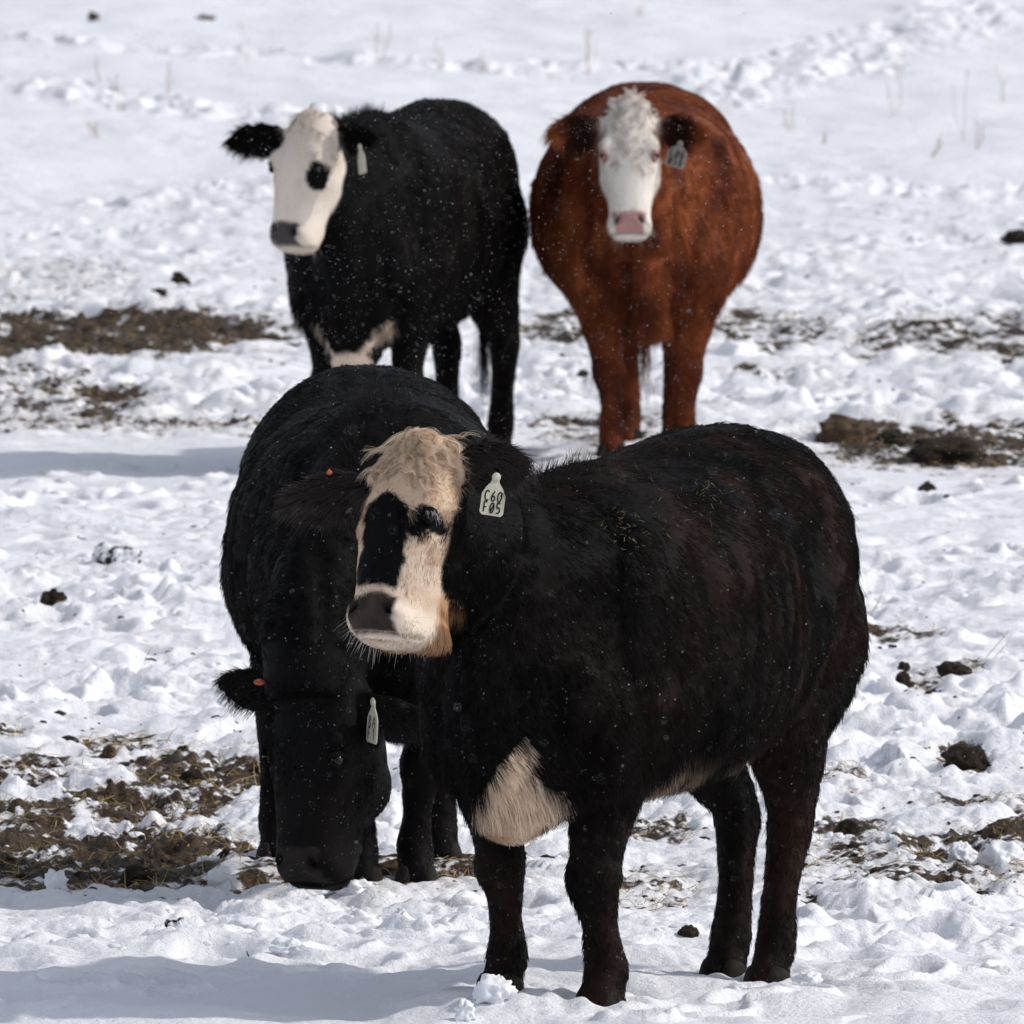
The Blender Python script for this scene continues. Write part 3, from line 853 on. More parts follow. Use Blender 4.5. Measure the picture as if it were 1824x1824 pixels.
def paint_C(E):
    a, b, c = E['a'], E['b'], E['c']; n1, n2, n3 = E['n1'], E['n2'], E['n3']
    co = E['co']; n = len(co)
    t = np.tile(RED, (n, 1))
    t = mixc(t, RED2, np.clip(.35 + .6 * n1 + .3 * n2, 0, 1))
    st = noise3(co * np.array([1, 1, .22]), 16, 95) + .5 * noise3(co * np.array([1, 1, .25]), 34, 96)
    t = mixc(t, RED3, np.clip(.12 - .5 * n1 + .4 * n2 + .55 * st + .22 * smooth(.55, .72, co[:, 0]) * smooth(.95, .7, co[:, 2]), 0, .85))  # dark streaky locks; chest front darker still, its shade put into the coat colour
    lg = smooth(.42, .3, co[:, 2]); t = mixc(t, RED3 * .9, lg * np.clip(.5 + .6 * n2, 0, .85))
    w = .010 * n2 + .006 * n3
    face = E['head'] * smooth(-.135, -.12, c + w) * smooth(-.07, -.06, a)
    t = mixc(t, np.array([.73, .665, .595]), face)
    mot = face * smooth(.3, .02, a) * np.clip(.15 + .75 * noise3(np.stack([a, b, c], 1), 55, 91), 0, .6) * smooth(.09, .06, np.abs(b))
    t = mixc(t, np.array([.30, .27, .24]), mot)
    pink = np.zeros(n)
    for s in (-1, 1):
        pink = np.maximum(pink, smooth(1.1, .8, np.hypot((a - .207) / .022, np.hypot((s * b - .105) / .022, (c - .005) / .04))))
    t = mixc(t, np.array([.38, .15, .12]), pink * E['near'])
    t = mixc(t, RED2 * 1.15, E['ear'] * .8)
    t = mixc(t, np.array([.018, .007, .006]), E['ear_in'] * .95 * smooth(.80, .50, E['ear_q']))
    t = nose_pad(E, t, np.array([.40, .22, .20]))
    return t

def paint_D(E):
    t = base_black(E, .25)
    t = nose_pad(E, t, np.array([.020, .017, .016]))
    return t

def forelock(col, n_lock, per, length, curl, spread_a, spread_b, down):
    """curly locks over the poll and forehead"""
    def fn(HM, P, g, co, nr, root):
        poll = np.array(P['poll']); hs = np.array(P.get('head', (.94, 1.0, 1.0)))
        hc = ((co - poll) @ HM) / hs
        sel = np.where((hc[:, 0] > spread_a[0]) & (hc[:, 0] < spread_a[1]) & (np.abs(hc[:, 1]) < spread_b) & (hc[:, 2] > -.09) & ((nr @ HM[:, 2] > .1) | (hc[:, 0] < .0)))[0]
        out_p = []; out_c = []
        K = 14; t = np.linspace(0, 1, K)
        for i in range(n_lock):
            vi = g.choice(sel); p = co[vi]; nn = nr[vi]
            lat = hc[vi, 1]
            Av, Bv, Cv = HM.T
            d = Av * g.uniform(*down) + Bv * (lat * 8 + g.normal(0, .65)) + nn * .30
            d -= nn * (d @ nn) * .4; d /= np.linalg.norm(d)
            side = np.cross(nn, d); ln = length * g.uniform(.6, 1.25)
            om = g.uniform(.7, 1.4) * curl * 2 * np.pi; phs = g.uniform(0, 6.28); amp = g.uniform(.14, .26) * ln; shade = g.uniform(.72, 1.18)
            for j in range(per):
                o = g.normal(0, .0028, 3); o2 = g.normal(0, .0035, 3); l2 = ln * g.uniform(.8, 1.1)
                path = p + o + np.outer(t * l2, d) + np.outer(np.sin(om * t + phs + j * .01) * amp * t ** .6, side) + np.outer(np.clip(.75 * t - .95 * t * t, -.2, 1) * l2 * .38 + (np.cos(om * t + phs)) * amp * .5 * t, nn) + np.outer(t * t, o2) + np.outer(t * t, [0, 0, -.012])
                out_p.append(path); out_c.append(col * shade * np.clip(g.normal(1, .15), .5, 1.5))
        return [(np.array(out_p), np.array(out_c), np.full(len(out_p), .00055))]
    return fn

def whiskers(HM, P, g, co, nr, root):
    poll = np.array(P['poll']); hs = np.array(P.get('head', (.94, 1.0, 1.0))); out = []
    hc = ((co - poll) @ HM) / hs
    sel = np.where((hc[:, 0] > .44) & (hc[:, 2] > -.13) & (hc[:, 2] < -.03) & (np.abs(hc[:, 1]) > .02))[0]
    t = np.linspace(0, 1, 6)
    for i in range(P.get('whisk', 70)):
        vi = g.choice(sel); d = nr[vi] + g.normal(0, .25, 3) + np.array([0, 0, -.5]); d /= np.linalg.norm(d)
        out.append(co[vi] + np.outer(t * g.uniform(.02, .05), d) + np.outer(t * t, [0, 0, -.006]))
    return [(np.array(out), np.tile(np.array([.5, .45, .4]), (len(out), 1)), np.full(len(out), .00045))]

def lashes(col):
    def fn(HM, P, g, co, nr, root):
        poll = np.array(P['poll']); hs = np.array(P.get('head', (.94, 1.0, 1.0))); out = []
        Av, Bv, Cv = HM.T; t = np.linspace(0, 1, 6)
        for s in (-1, 1):
            for i in range(34):
                q = g.uniform(-1, 1)
                p = poll + HM @ (np.array([.196 - .017 * math.cos(q * 1.2), s * (.1055 - .008 * q * q), .003 + .022 * q]) * hs)
                d = Bv * s * .8 + Av * g.uniform(.2, .8) + Cv * (q * .5 + .2) + g.normal(0, .12, 3); d /= np.linalg.norm(d)
                out.append(p + np.outer(t * g.uniform(.012, .026), d) + np.outer(t * t, [0, 0, -.008]))
        return [(np.array(out), np.tile(np.array(col), (len(out), 1)), np.full(len(out), .0005))]
    return fn

def switch(col, n=260):
    """long hair at the end of the tail"""
    def fn(HM, P, g, co, nr, root):
        sc = P.get('scale', 1.0); tl = P.get('tail_l', 0.0); t = np.linspace(0, 1, 8); out = []
        for i in range(n):
            z0 = g.uniform(.45, .66) * sc
            p = np.array([-.915, tl * 1.15, z0]) + g.normal(0, .008, 3)
            l = min(g.uniform(.16, .36), z0 - .12)
            o = g.normal(0, .022, 3)
            out.append(p + np.outer(t * l, [0.02, .03 * math.sin(i), -1]) + np.outer(np.sin(t * 3.0 + g.uniform(0, .8)) * g.uniform(-.012, .016), [.6, .8, 0]) + np.outer(t * t, [o[0], o[1], 0]))
        return [(np.array(out), np.tile(np.array(col), (len(out), 1)) * g.uniform(.6, 1.6, (len(out), 1)), np.full(len(out), .0007))]
    return fn

def mane_tufts(col):
    """spiky hair along the crest of the neck and withers"""
    def fn(HM, P, g, co, nr, root):
        sel = np.where((nr[:, 2] > .75) & (co[:, 0] > .25) & (co[:, 0] < .92) & (np.abs(co[:, 1] - np.interp(co[:, 0], [.25, .9], [0, P['poll'][1] * .8])) < .06))[0]
        t = np.linspace(0, 1, 6); out = []
        if len(sel) == 0: return []
        for i in range(900):
            vi = g.choice(sel); d = nr[vi] * 1.0 + np.array([-.5, 0, .15]) + g.normal(0, .28, 3); d /= np.linalg.norm(d)
            out.append(co[vi] + np.outer(t * g.uniform(.02, .055), d) + np.outer(t * t, [-.008, 0, -.006]))
        return [(np.array(out), np.tile(np.array(col), (len(out), 1)), np.full(len(out), .0006))]
    return fn

def to_local(key, u, v, Y):
    """cow-local point seen at photo pixel (u, v) at depth Y"""
    X0, Y0, s, c = SPEC[key]['fr']
    a = PITCH + math.atan((v - 912.0) / FPX)
    z = CAM_H - Y * math.tan(a); dep = Y * math.cos(PITCH) + (CAM_H - z) * math.sin(PITCH)
    x = (u - 912.0) / FPX * dep
    dx, dy = x - X0, Y - Y0
    return np.array([-s * dx - c * dy, c * dx - s * dy, z])

# ---- front cow
thA = SPEC['A']['th']
pollA = (1.02, -.121, 1.372)
PA = dict(scale=1.0, voxel=.0078, ease=6, strands=170000, seed=11, shag=1.0,
          withers=-.036,
          neck=[(.42, 0, .99, .22, .28), (.60, -.01, 1.005, .19, .255), (.74, -.045, 1.055, .165, .22), (.86, -.085, 1.115, .14, .18), (.96, -.105, 1.17, .118, .155), (1.0, -.11, 1.19, .10, .13)],
          poll=pollA, yaw=math.radians(36) - thA, tilt=math.radians(24), jaw=.085, beard=1.0, head=(.95, 1.06, 1.02),
          earL=dict(base=(.045, .08, -.075), tip=(-.005, .245, -.085), open=(.35, .1, .9), w=.068),
          earR=dict(base=(.115, -.08, -.06), tip=(.195, -.275, .08), open=(.1, .42, .9), w=.066),
          paint=paint_A,  hdens=3.2, wide=1.02, fleg=dict(FL=1.10, FR=1.0), bow=dict(FL=-.032), ear_hair=(.050, .042, .038), brisket=.515,
          extra=[forelock(np.array([.68, .54, .41]), 95, 20, .052, 1.0, (-.05, .10), .075, (.1, 1.0)), forelock(np.array([.68, .55, .42]), 9, 12, .095, 1.2, (-.05, .02), .08, (.0, .8)), whiskers, lashes((.5, .48, .46)), switch((.012, .008, .007)), mane_tufts((.010, .008, .008))])
make_cow('A', 'cow', 'black cow with tan face and black blaze in front, ear tag C60 F05', PA)

# ---- grazing cow
thD = SPEC['D']['th']
pollD = tuple(to_local('D', 550, 1205, 58.05))
PD = dict(scale=.97, topsq=.92, voxel=.0088, ease=6, strands=110000, seed=12, shag=.85, wide=1.06,
          neck=[(.42, 0, .98, .22, .30), (.62, pollD[1] * .2, .92, .20, .28), (.80, pollD[1] * .5, .82, .175, .235), (.94, pollD[1] * .85, .70, .15, .195), (1.03, pollD[1] + .01, .60, .125, .155), (1.06, pollD[1], .52, .11, .13)],
          poll=pollD, yaw=math.radians(40) - thD, tilt=math.radians(6), head=(1.06, 1.18, 1.10),
          earL=dict(base=(.05, .085, -.08), tip=(.10, .24, -.15), open=(.5, .1, .8), w=.055),
          earR=dict(base=(.05, -.085, -.08), tip=(.02, -.245, .05), open=(.2, .62, .78), w=.056),
          paint=paint_D, ear_hair=(.02, .018, .018), brisket=.52,
          extra=[switch((.010, .008, .008)), mane_tufts((.011, .010, .010))])
make_cow('D', 'cow', 'all black cow grazing with its head lowered to the snow, behind the front cow', PD)

# ---- rear cow with white face
thB = SPEC['B']['th']
pollB = tuple(to_local('B', 544, 212, 80.75))
PB = dict(scale=.955, voxel=.0105, ease=5, strands=80000, seed=13, shag=.9, rad=.0010, tail_l=.06, wide=.90,
          neck=[(.42, 0, .98, .22, .30), (.60, -.005, 1.0, .19, .27), (.74, pollB[1] * .6, 1.03, .165, .235), (.86, pollB[1] * .9, 1.07, .135, .19), (.94, pollB[1], 1.10, .11, .15), (.97, pollB[1], 1.11, .09, .12)],
          poll=pollB, yaw=math.radians(40) - thB, tilt=math.radians(17), head=(.92, 1.05, 1.0),
          earL=dict(base=(.05, .085, -.07), tip=(.04, .265, -.05), open=(.4, .1, .9), w=.058),
          earR=dict(base=(.06, -.085, -.07), tip=(.125, -.275, .10), open=(.1, .65, .76), w=.074),
          paint=paint_B, whisk=22, brisket=.48,
          extra=[forelock(np.array([.70, .63, .54]), 30, 20, .04, .25, (-.05, .05), .07, (.0, 1.0)), whiskers, switch((.010, .008, .008)), mane_tufts((.011, .010, .010))])
make_cow('B', 'cow', 'black cow with white face and dark eye patch, looking left at the back', PB)

# ---- rear red cow
pollC = tuple(to_local('C', 1122, 188, 81.36))
PC = dict(scale=.985, head=(.93, .93, 1.0), voxel=.0105, ease=5, strands=90000, seed=14, shag=1.1, rad=.0010, wide=1.06, topsq=.92, low=1.35, high=.06, varc=.3,
          neck=[(.42, 0, 1.0, .22, .30), (.60, pollC[1] * .35, 1.0, .20, .29), (.74, pollC[1] * .7, 1.03, .165, .25), (.86, pollC[1] * .95, 1.07, .13, .20), (.93, pollC[1], 1.10, .10, .15), (.96, pollC[1], 1.11, .085, .12)],
          poll=pollC, yaw=math.radians(2), tilt=math.radians(14),
          earL=dict(base=(.07, .085, -.08), tip=(.115, .295, -.005), open=(.30, -.1, .9), w=.070),
          earR=dict(base=(.07, -.085, -.08), tip=(.105, -.325, .005), open=(.30, .1, .9), w=.070),
          paint=paint_C, whisk=22, chest=1.9, brisket=.55, frontlift=.05, lidmat=M['lid_pink'],
          extra=[forelock(np.array([.72, .67, .61]), 34, 16, .045, 1.5, (-.07, .03), .065, (-.9, .3)), forelock(np.array([.70, .65, .59]), 60, 12, .024, 1.5, (.03, .26), .06, (-.2, 1.)), whiskers, switch((.10, .03, .012)), mane_tufts((.2, .05, .016))])
make_cow('C', 'cow', 'red-brown cow with white face standing at the back, facing the camera', PC)

# ------------------------------------------------------------------ ear tags and buttons
GLYPH = {
 'C': [[(.9, .85), (.6, 1), (.25, .9), (.05, .5), (.2, .12), (.55, 0), (.9, .12)]],
 '6': [[(.75, 1), (.35, .7), (.1, .35), (.2, .08), (.55, 0), (.85, .2), (.75, .45), (.4, .5), (.15, .3)]],
 '0': [[(.5, 1), (.15, .75), (.08, .35), (.3, 0), (.65, .05), (.9, .45), (.85, .85), (.5, 1)]],
 'F': [[(.1, 0), (.12, 1), (.8, 1)], [(.12, .52), (.65, .52)]],
 'O': [[(.5, 1), (.15, .75), (.08, .35), (.3, 0), (.65, .05), (.9, .45), (.85, .85), (.5, 1)], [(.15, .0), (.9, 1.0)]],
 '5': [[(.85, 1), (.25, 1), (.2, .55), (.6, .6), (.85, .35), (.65, .05), (.1, .05)]],
 '8': [[(.5, .52), (.2, .72), (.45, 1), (.8, .78), (.5, .52), (.15, .25), (.45, 0), (.85, .22), (.5, .52)]],
 'A': [[(.05, 0), (.5, 1), (.95, 0)], [(.25, .4), (.75, .4)]],
 '1': [[(.25, .8), (.55, 1), (.5, 0)]],
}
def ribbon(Pth, up, side, n, wd, off):
    """flat stroke of width wd along 2-D points, standing off the plate"""
    V = []; F = []
    for st in Pth:
        st = catmull(np.array([(x, y) for x, y in st], float), 5 * len(st))
        T = np.gradient(st, axis=0); T /= np.linalg.norm(T, axis=1)[:, None] + 1e-9
        N2 = np.stack([-T[:, 1], T[:, 0]], 1) * wd / 2
        b = len(V)
        for q, m in zip(st, N2):
            for s in (-1, 1): V.append(side * (q[0] + s * m[0]) + up * (q[1] + s * m[1]) + n * off)
        for i in range(len(st) - 1):
            F.append((b + 2 * i, b + 2 * i + 1, b + 2 * i + 3, b + 2 * i + 2))
    return V, F

M['old_tag'] = noisy('weathered_tag', (.10, .09, .075), (.36, .33, .27), 90, .7, .1, .002)
def ear_tag(root, top, side, up, n, rows, label, w=.068, h=.072, neck=.034, mat='tag'):
    """bottle-shaped tag hanging from point top; side/up/n = its plane"""
    top = np.array(top); side = np.array(side, float); side /= np.linalg.norm(side)
    n = np.array(n, float); n -= side * (n @ side); n /= np.linalg.norm(n); up = np.cross(n, side)
    prof = [(-.008, 0), (-.010, -neck * .55), (-w * .36, -neck), (-w / 2, -neck - .016), (-w / 2, -neck - h + .006), (-w / 2 + .006, -neck - h)]
    pts = prof + [(-x, y) for x, y in prof[::-1]]
    V = []; k = len(pts)
    for off in (.0012, -.0012):
        for x, y in pts: V.append(top + side * x + up * (y + .0) + n * off)
    F = [tuple(range(k))[::-1], tuple(range(k, 2 * k))] + [(i, (i + 1) % k, k + (i + 1) % k, k + i) for i in range(k)]
    o = mesh_obj('ear_tag', V, F, M[mat], root, False)
    if label: o['label'] = label
    V = []; F = []
    nr_ = len(rows)
    for r, txt in enumerate(rows):
        ch = h * (.36 if nr_ == 2 else .5); y0 = -neck - .010 - (r + 1) * (ch + .004) + .006
        ncell = len(txt); cw = w * .80 / ncell
        for i, chh in enumerate(txt):
            st = [[(-w * .40 + cw * (i + .12 + .70 * x), y0 + ch * y) for x, y in q] for q in GLYPH[chh]]
            v2, f2 = ribbon(st, up, side, n, .0032, .0022)
            b = len(V); V += [top + q for q in v2]; F += [tuple(b + j for j in f) for f in f2]
    if V: mesh_obj('lettering', V, F, M['ink'], o, False)
    T5 = Shell(); T5.ball(top + up * -.004 + n * .003, (.011, .011, .004), np.stack([side, up, n], 1))
    mesh_obj('stud', np.concatenate(T5.v), np.concatenate(T5.f), M[mat], o)
    return o

def cam_axes(key):
    """image-right, up, toward-camera in cow-local axes"""
    X0, Y0, s, c = SPEC[key]['fr']
    right = np.array([-s, c, 0]); toward = np.array([c, s, 0]); return right, np.array([0, 0, 1.]), toward

def depth_of(key, p):
    X0, Y0, s, c = SPEC[key]['fr']; return Y0 - c * p[0] - s * p[1]

def button(root, p, n, r=.0145):
    T6 = Shell(); n = np.array(n, float); n /= np.linalg.norm(n); sd = np.cross(n, [0.3, .2, 1]); sd /= np.linalg.norm(sd)
    T6.ball(p, (r, r, .006), np.stack([sd, np.cross(n, sd), n], 1)); T6.ball(np.array(p) + n * .005, (r * .4, r * .4, .004), np.stack([sd, np.cross(n, sd), n], 1))
    o = mesh_obj('ear_button', np.concatenate(T6.v), np.concatenate(T6.f), M['orange'], root); o['label'] = 'small round orange plastic button in the ear'

r_, u_, t_ = cam_axes('A')
def front_of(P, key, u, v, Y0_, lift=.012):
    """nearest point of the cow's skin seen at (u, v), lifted toward the camera"""
    co, nr = P['surf']; rr, uu, tt = cam_axes(key)
    p = to_local(key, u, v, Y0_)
    d = co - p; lat = np.hypot(d @ rr, d @ uu)
    k = np.where(lat < .014)[0]
    if len(k) == 0: return p
    q = (d[k] @ tt).max()
    return p + tt * (q + lift)

ear_tag(PA['root'], front_of(PA, 'A', 884, 846, 54.0, .03), r_ * 1.0 - u_ * .17 - t_ * .25, None, t_ + r_ * .25 + u_ * .1, ['C60', 'FO5'], 'cream plastic ear tag reading C60 F05', .058, .066, .030)
button(PA['root'], front_of(PA, 'A', 586, 846, 54.0, .006), t_ * .10 + u_, .007)
r_, u_, t_ = cam_axes('D')
ear_tag(PD['root'], front_of(PD, 'D', 666, 1246, 58.0, .035), r_ * .42 - u_ * .10 + t_ * .9, None, t_ * .5 - r_ * .85, ['8A', 'F1'], 'cream ear tag seen at a slant with hand-written F1', .062, .076, .034)
button(PD['root'], front_of(PD, 'D', 462, 1216, 58.0, .014), t_ * .35 + u_ * .9)
r_, u_, t_ = cam_axes('B')
ear_tag(PB['root'], front_of(PB, 'B', 642, 258, 80.7, .03), r_ * .35 + u_ * .12 + t_ * .8, None, t_ * .6 - r_ * .7 , [], 'pale ear tag seen almost edge-on', .062, .07, .03)
r_, u_, t_ = cam_axes('C')
ear_tag(PC['root'], front_of(PC, 'C', 1212, 255, 81.3, .03), r_ * 1 - u_ * .25 + t_ * .2, None, t_ + r_ * .2, ['CO8', 'O58'], 'weathered grey ear tag below the ear', .072, .068, .022, 'old_tag')

# bits of hay on the front cow's back
hayV = []; hayF = []
co_, nr_ = PA['surf']; g = np.random.default_rng(5); rr, uu, tt = cam_axes('A')
def stalk(V, F, p, d, ln, r, bend):
    d = d / np.linalg.norm(d); s1 = np.cross(d, [.31, .2, .93]); s1 /= np.linalg.norm(s1); s2 = np.cross(d, s1)
    b = len(V)
    for q, (t, rr_) in enumerate(((0, 1), (.5, .9), (1, .6))):
        c0 = p + d * (t * ln) + bend * (4 * t * (1 - t))
        for a in (0, 2.094, 4.189): V.append(c0 + (s1 * math.cos(a) + s2 * math.sin(a)) * r * rr_)
    for q in (0, 3):
        for i in range(3): F.append((b + q + i, b + q + (i + 1) % 3, b + q + 3 + (i + 1) % 3, b + q + 3 + i))
for (uc, vc, su, sv, n) in ((1262, 862, 26, 12, 26), (1112, 905, 16, 18, 28), (1180, 900, 70, 40, 30)):
    for i in range(n):
        p = front_of(PA, 'A', uc + g.normal(0, su), vc + g.normal(0, sv), 55.0, .004 + .01)
        stalk(hayV, hayF, p, rr * g.normal(0, 1) + uu * g.normal(0, .7) + tt * .1, g.uniform(.004, .016), .0006, g.normal(0, .0008, 3))
M['hay'] = noisy('hay', (.17, .145, .055), (.30, .26, .11), 30, .8, .1, .002)
tag(mesh_obj('hay_bits', hayV, hayF, M['hay'], PA['root'], False), 'yellow-green hay crumbs on the coat', kind='stuff')

# ------------------------------------------------------------------ clods, snow chunks
def ico(sub):
    t = (1 + 5 ** .5) / 2
    V = [(-1, t, 0), (1, t, 0), (-1, -t, 0), (1, -t, 0), (0, -1, t), (0, 1, t), (0, -1, -t), (0, 1, -t), (t, 0, -1), (t, 0, 1), (-t, 0, -1), (-t, 0, 1)]
    F = [(0, 11, 5), (0, 5, 1), (0, 1, 7), (0, 7, 10), (0, 10, 11), (1, 5, 9), (5, 11, 4), (11, 10, 2), (10, 7, 6), (7, 1, 8), (3, 9, 4), (3, 4, 2), (3, 2, 6), (3, 6, 8), (3, 8, 9), (4, 9, 5), (2, 4, 11), (6, 2, 10), (8, 6, 7), (9, 8, 1)]
    V = [np.array(v) / np.linalg.norm(v) for v in V]
    for _ in range(sub):
        cache = {}; F2 = []
        def mid(a, b):
            k = (min(a, b), max(a, b))
            if k not in cache: cache[k] = len(V); m = V[a] + V[b]; V.append(m / np.linalg.norm(m))
            return cache[k]
        for a, b, c in F:
            x, y, z = mid(a, b), mid(b, c), mid(c, a); F2 += [(a, x, z), (b, y, x), (c, z, y), (x, y, z)]
        F = F2
    return np.array(V), np.array(F)
ICO = {k: ico(k) for k in (0, 1, 2, 3)}
def lump(sub, r, rough, seed):
    v, f = ICO[sub]; g = np.random.default_rng(seed)
    off = g.uniform(-50, 50, 3)
    d = 1 + rough * (.65 * noise3(v + off, 1.6, seed % 97) + .4 * noise3(v + off, 3.7, seed % 89) + .2 * noise3(v + off, 8, seed % 83))
    return v * d[:, None] * np.asarray(r), f

def scatter(name, n, box, prob, size, mat, rough, sub_near, sub_far, seed, sink=.35, flat=.7, label=None):
    g = np.random.default_rng(seed); V = []; F = []; b = 0; cnt = 0
    U = g.uniform(box[0], box[1], n * 6); Vv = g.uniform(box[2], box[3], n * 6)
    XY = np.array([gp(u, v) for u, v in zip(U, Vv)])
    h, R, D = height(XY[:, 0], XY[:, 1])
    keep = np.where(g.random(n * 6) < prob(XY[:, 0], XY[:, 1], h, R, D, Vv))[0][:n]
    for i in keep:
        s = size(g); far = XY[i, 1] > 66
        v, f = lump((sub_far if far else sub_near) - (1 if s < .011 and sub_near > 1 and not far else 0), (s * g.uniform(.8, 1.4), s * g.uniform(.8, 1.3), s * flat * g.uniform(.7, 1.2)), rough, int(g.integers(1, 9999)))
        V.append(v + np.array([XY[i, 0], XY[i, 1], h[i] - s * sink * .5])); F.append(f + b); b += len(v)
    o = mesh_obj(name, np.concatenate(V), np.concatenate(F), mat, None, True)
    tag(o, label, kind='stuff')
    return o

scatter('snow_crumbs', 2400, (-250, 2070, 440, 1720), lambda x, y, h, R, D, v: np.clip(R * 1.1 - .25, 0, 1) * (1 - .6 * np.clip(D, 0, 1)) * np.clip(.4 + perlin2(x * 1.7, y * .8, 71), 0, 1),
        lambda g: min(.0065 * math.exp(g.normal(.3, .6)), .040), M['snow'], .45, 2, 1, 31, label='loose crumbs of trampled snow')
scatter('mud_crumbs', 4200, (-250, 2070, 440, 1700), lambda x, y, h, R, D, v: np.clip(1.2 * D + .42 * (R > .35) * (v < 1600) * (perlin2(x * 2.2, y * 1.1, 72) > .0), 0, 1),
        lambda g: min(.0045 * math.exp(g.normal(.15, .6)), .024), M['mud'], .6, 1, 0, 32, label='crumbs of dark mud and manure scattered over the snow')

def big_lump(name, u, v, wpx, hpx, mat, label, cat, group, seed, rough=.5, sub=3, depth=1.0):
    x, y = gp(u, v + hpx * .5); z = float(gh(x, y)[0]); sc = FPX / y
    rx = wpx / 2 / sc; rz = hpx / sc * .62
    vv, f = lump(sub, (rx, rx * depth, rz), rough, seed)
    vv[:, 2] += rz * .35
    o = mesh_obj(name, vv, f, mat, None, True); o.location = (x, y, z)
    tag(o, label, cat, group)
    return o
MUDG = 'dark clods lying on the snow'
M['brown'] = noisy('brown_clod', (.030, .020, .014), (.15, .095, .055), 28, .9, .9, .015)
M['dusted'] = noisy('snow_dusted_clod', (.02, .015, .011), (.82, .83, .86), 26, .85, .8, .012)
for e_, p_ in zip(M['dusted'].node_tree.nodes['Color Ramp'].color_ramp.elements, (.44, .52)): e_.position = p_
for i, q in enumerate([
    (1505, 748, 100, 52, 'brown', 'large rounded brown clod on the mud strip right of the red cow'),
    (1685, 782, 130, 54, 'mud', 'broad dark mud mound at right, beside the rounded brown clod'),
    (1590, 765, 55, 28, 'mud', 'small dark clod between the brown clod and the broad mud mound'),
    (95, 1058, 38, 32, 'mud', 'lone dark clod on the snow left of the grazing cow'),
    (207, 985, 82, 46, 'dusted', 'snow-dusted grey clod left of the grazing cow'),
    (318, 497, 34, 32, 'mud', 'dark clod on the snow left of the white-faced rear cow'),
    (284, 523, 32, 16, 'mud', 'small flat dark clod just above the left mud strip'),
    (1442, 484, 18, 14, 'mud', 'tiny dark clod on smooth snow right of the red cow'),
    (1650, 870, 28, 24, 'mud', 'dark clod on the snow right of the front cow rump'),
    (1040, 650, 38, 28, 'mud', 'dark clod beside the red cow left foreleg'),
    (245, 1530, 60, 44, 'mud', 'dark dome-shaped clod in the straw at lower left'),
    (300, 1514, 30, 26, 'mud', 'round dark clod right of the dome-shaped one in the straw'),
    (444, 1522, 24, 24, 'mud', 'small round clod in dirty snow just left of the grazing cow'),
    (1512, 1452, 46, 38, 'mud', 'angular dark clod right of the front cow hind leg'),
    (1228, 1684, 34, 20, 'mud', 'dark clod on clean snow between the front cow legs'),
    (318, 1668, 46, 22, 'dusted', 'half snowed-over clod in the lower left snow'),
    (166, 26, 20, 18, 'brown', 'far brown clod near the top left corner'),
    (366, 22, 30, 10, 'brown', 'far flat brown clod at the top edge'),
    (1816, 424, 50, 18, 'mud', 'dark lump cut by the right picture edge'),
    (1440, 1608, 50, 34, 'brown', 'brown manure lump by the front cow hind hock'),
    (700, 1562, 70, 40, 'brown', 'brown manure mound between the grazing cow legs'),
    (345, 1365, 44, 34, 'mud', 'upright dark clod at the top of the lower left straw'),
    (195, 1332, 28, 30, 'brown', 'upright brown clod in the snow above the left straw'),
    (1720, 1340, 80, 44, 'mud', 'straw-topped mud tussock at right below the middle'),
    (1610, 1182, 22, 22, 'mud', 'small dark clod on snow right of the front cow belly'),
    (1700, 1195, 56, 26, 'mud', 'pair-shaped dark clod at right in the trampled snow'),
    (1608, 1225, 34, 26, 'mud', 'dark clod with straw below the small one at right'),
]):
    big_lump('mud_clod', q[0], q[1], q[2], q[3], M[q[4]], q[5], 'clod', MUDG, 300 + i, .55)
for i, q in enumerate([
    (884, 1780, 72, 44, 'lumpy white snow chunk against the front cow right forefoot'),
    (830, 1796, 36, 36, 'upright snow chunk left of the one at the front cow forefoot'),
    (1712, 1520, 42, 40, 'smooth snowball in the dirty snow at lower right'),
    (1790, 1520, 70, 46, 'pointed snow block at the right edge behind the snowball'),
    (1440, 1740, 44, 26, 'snow chunk right of the front cow hind hooves'),
    (1310, 1762, 40, 20, 'small snow chunk in front of the front cow hind hooves'),
    (100, 1560, 36, 40, 'white snow lump standing in the lower left straw'),
    (548, 1586, 86, 26, 'low snow ridge right in front of the grazing cow muzzle'),
    (632, 1590, 64, 22, 'small snow lump in front of the grazing cow left forefoot'),
    (690, 1640, 56, 34, 'rounded snow lump in front of the grazing cow'),
    (520, 1690, 60, 30, 'low snow hump left below the grazing cow muzzle'),
]):
    big_lump('snow_chunk', q[0], q[1], q[2], q[3], M['snow'], q[4], 'snow chunk', 'loose chunks of snow', 400 + i, .75)

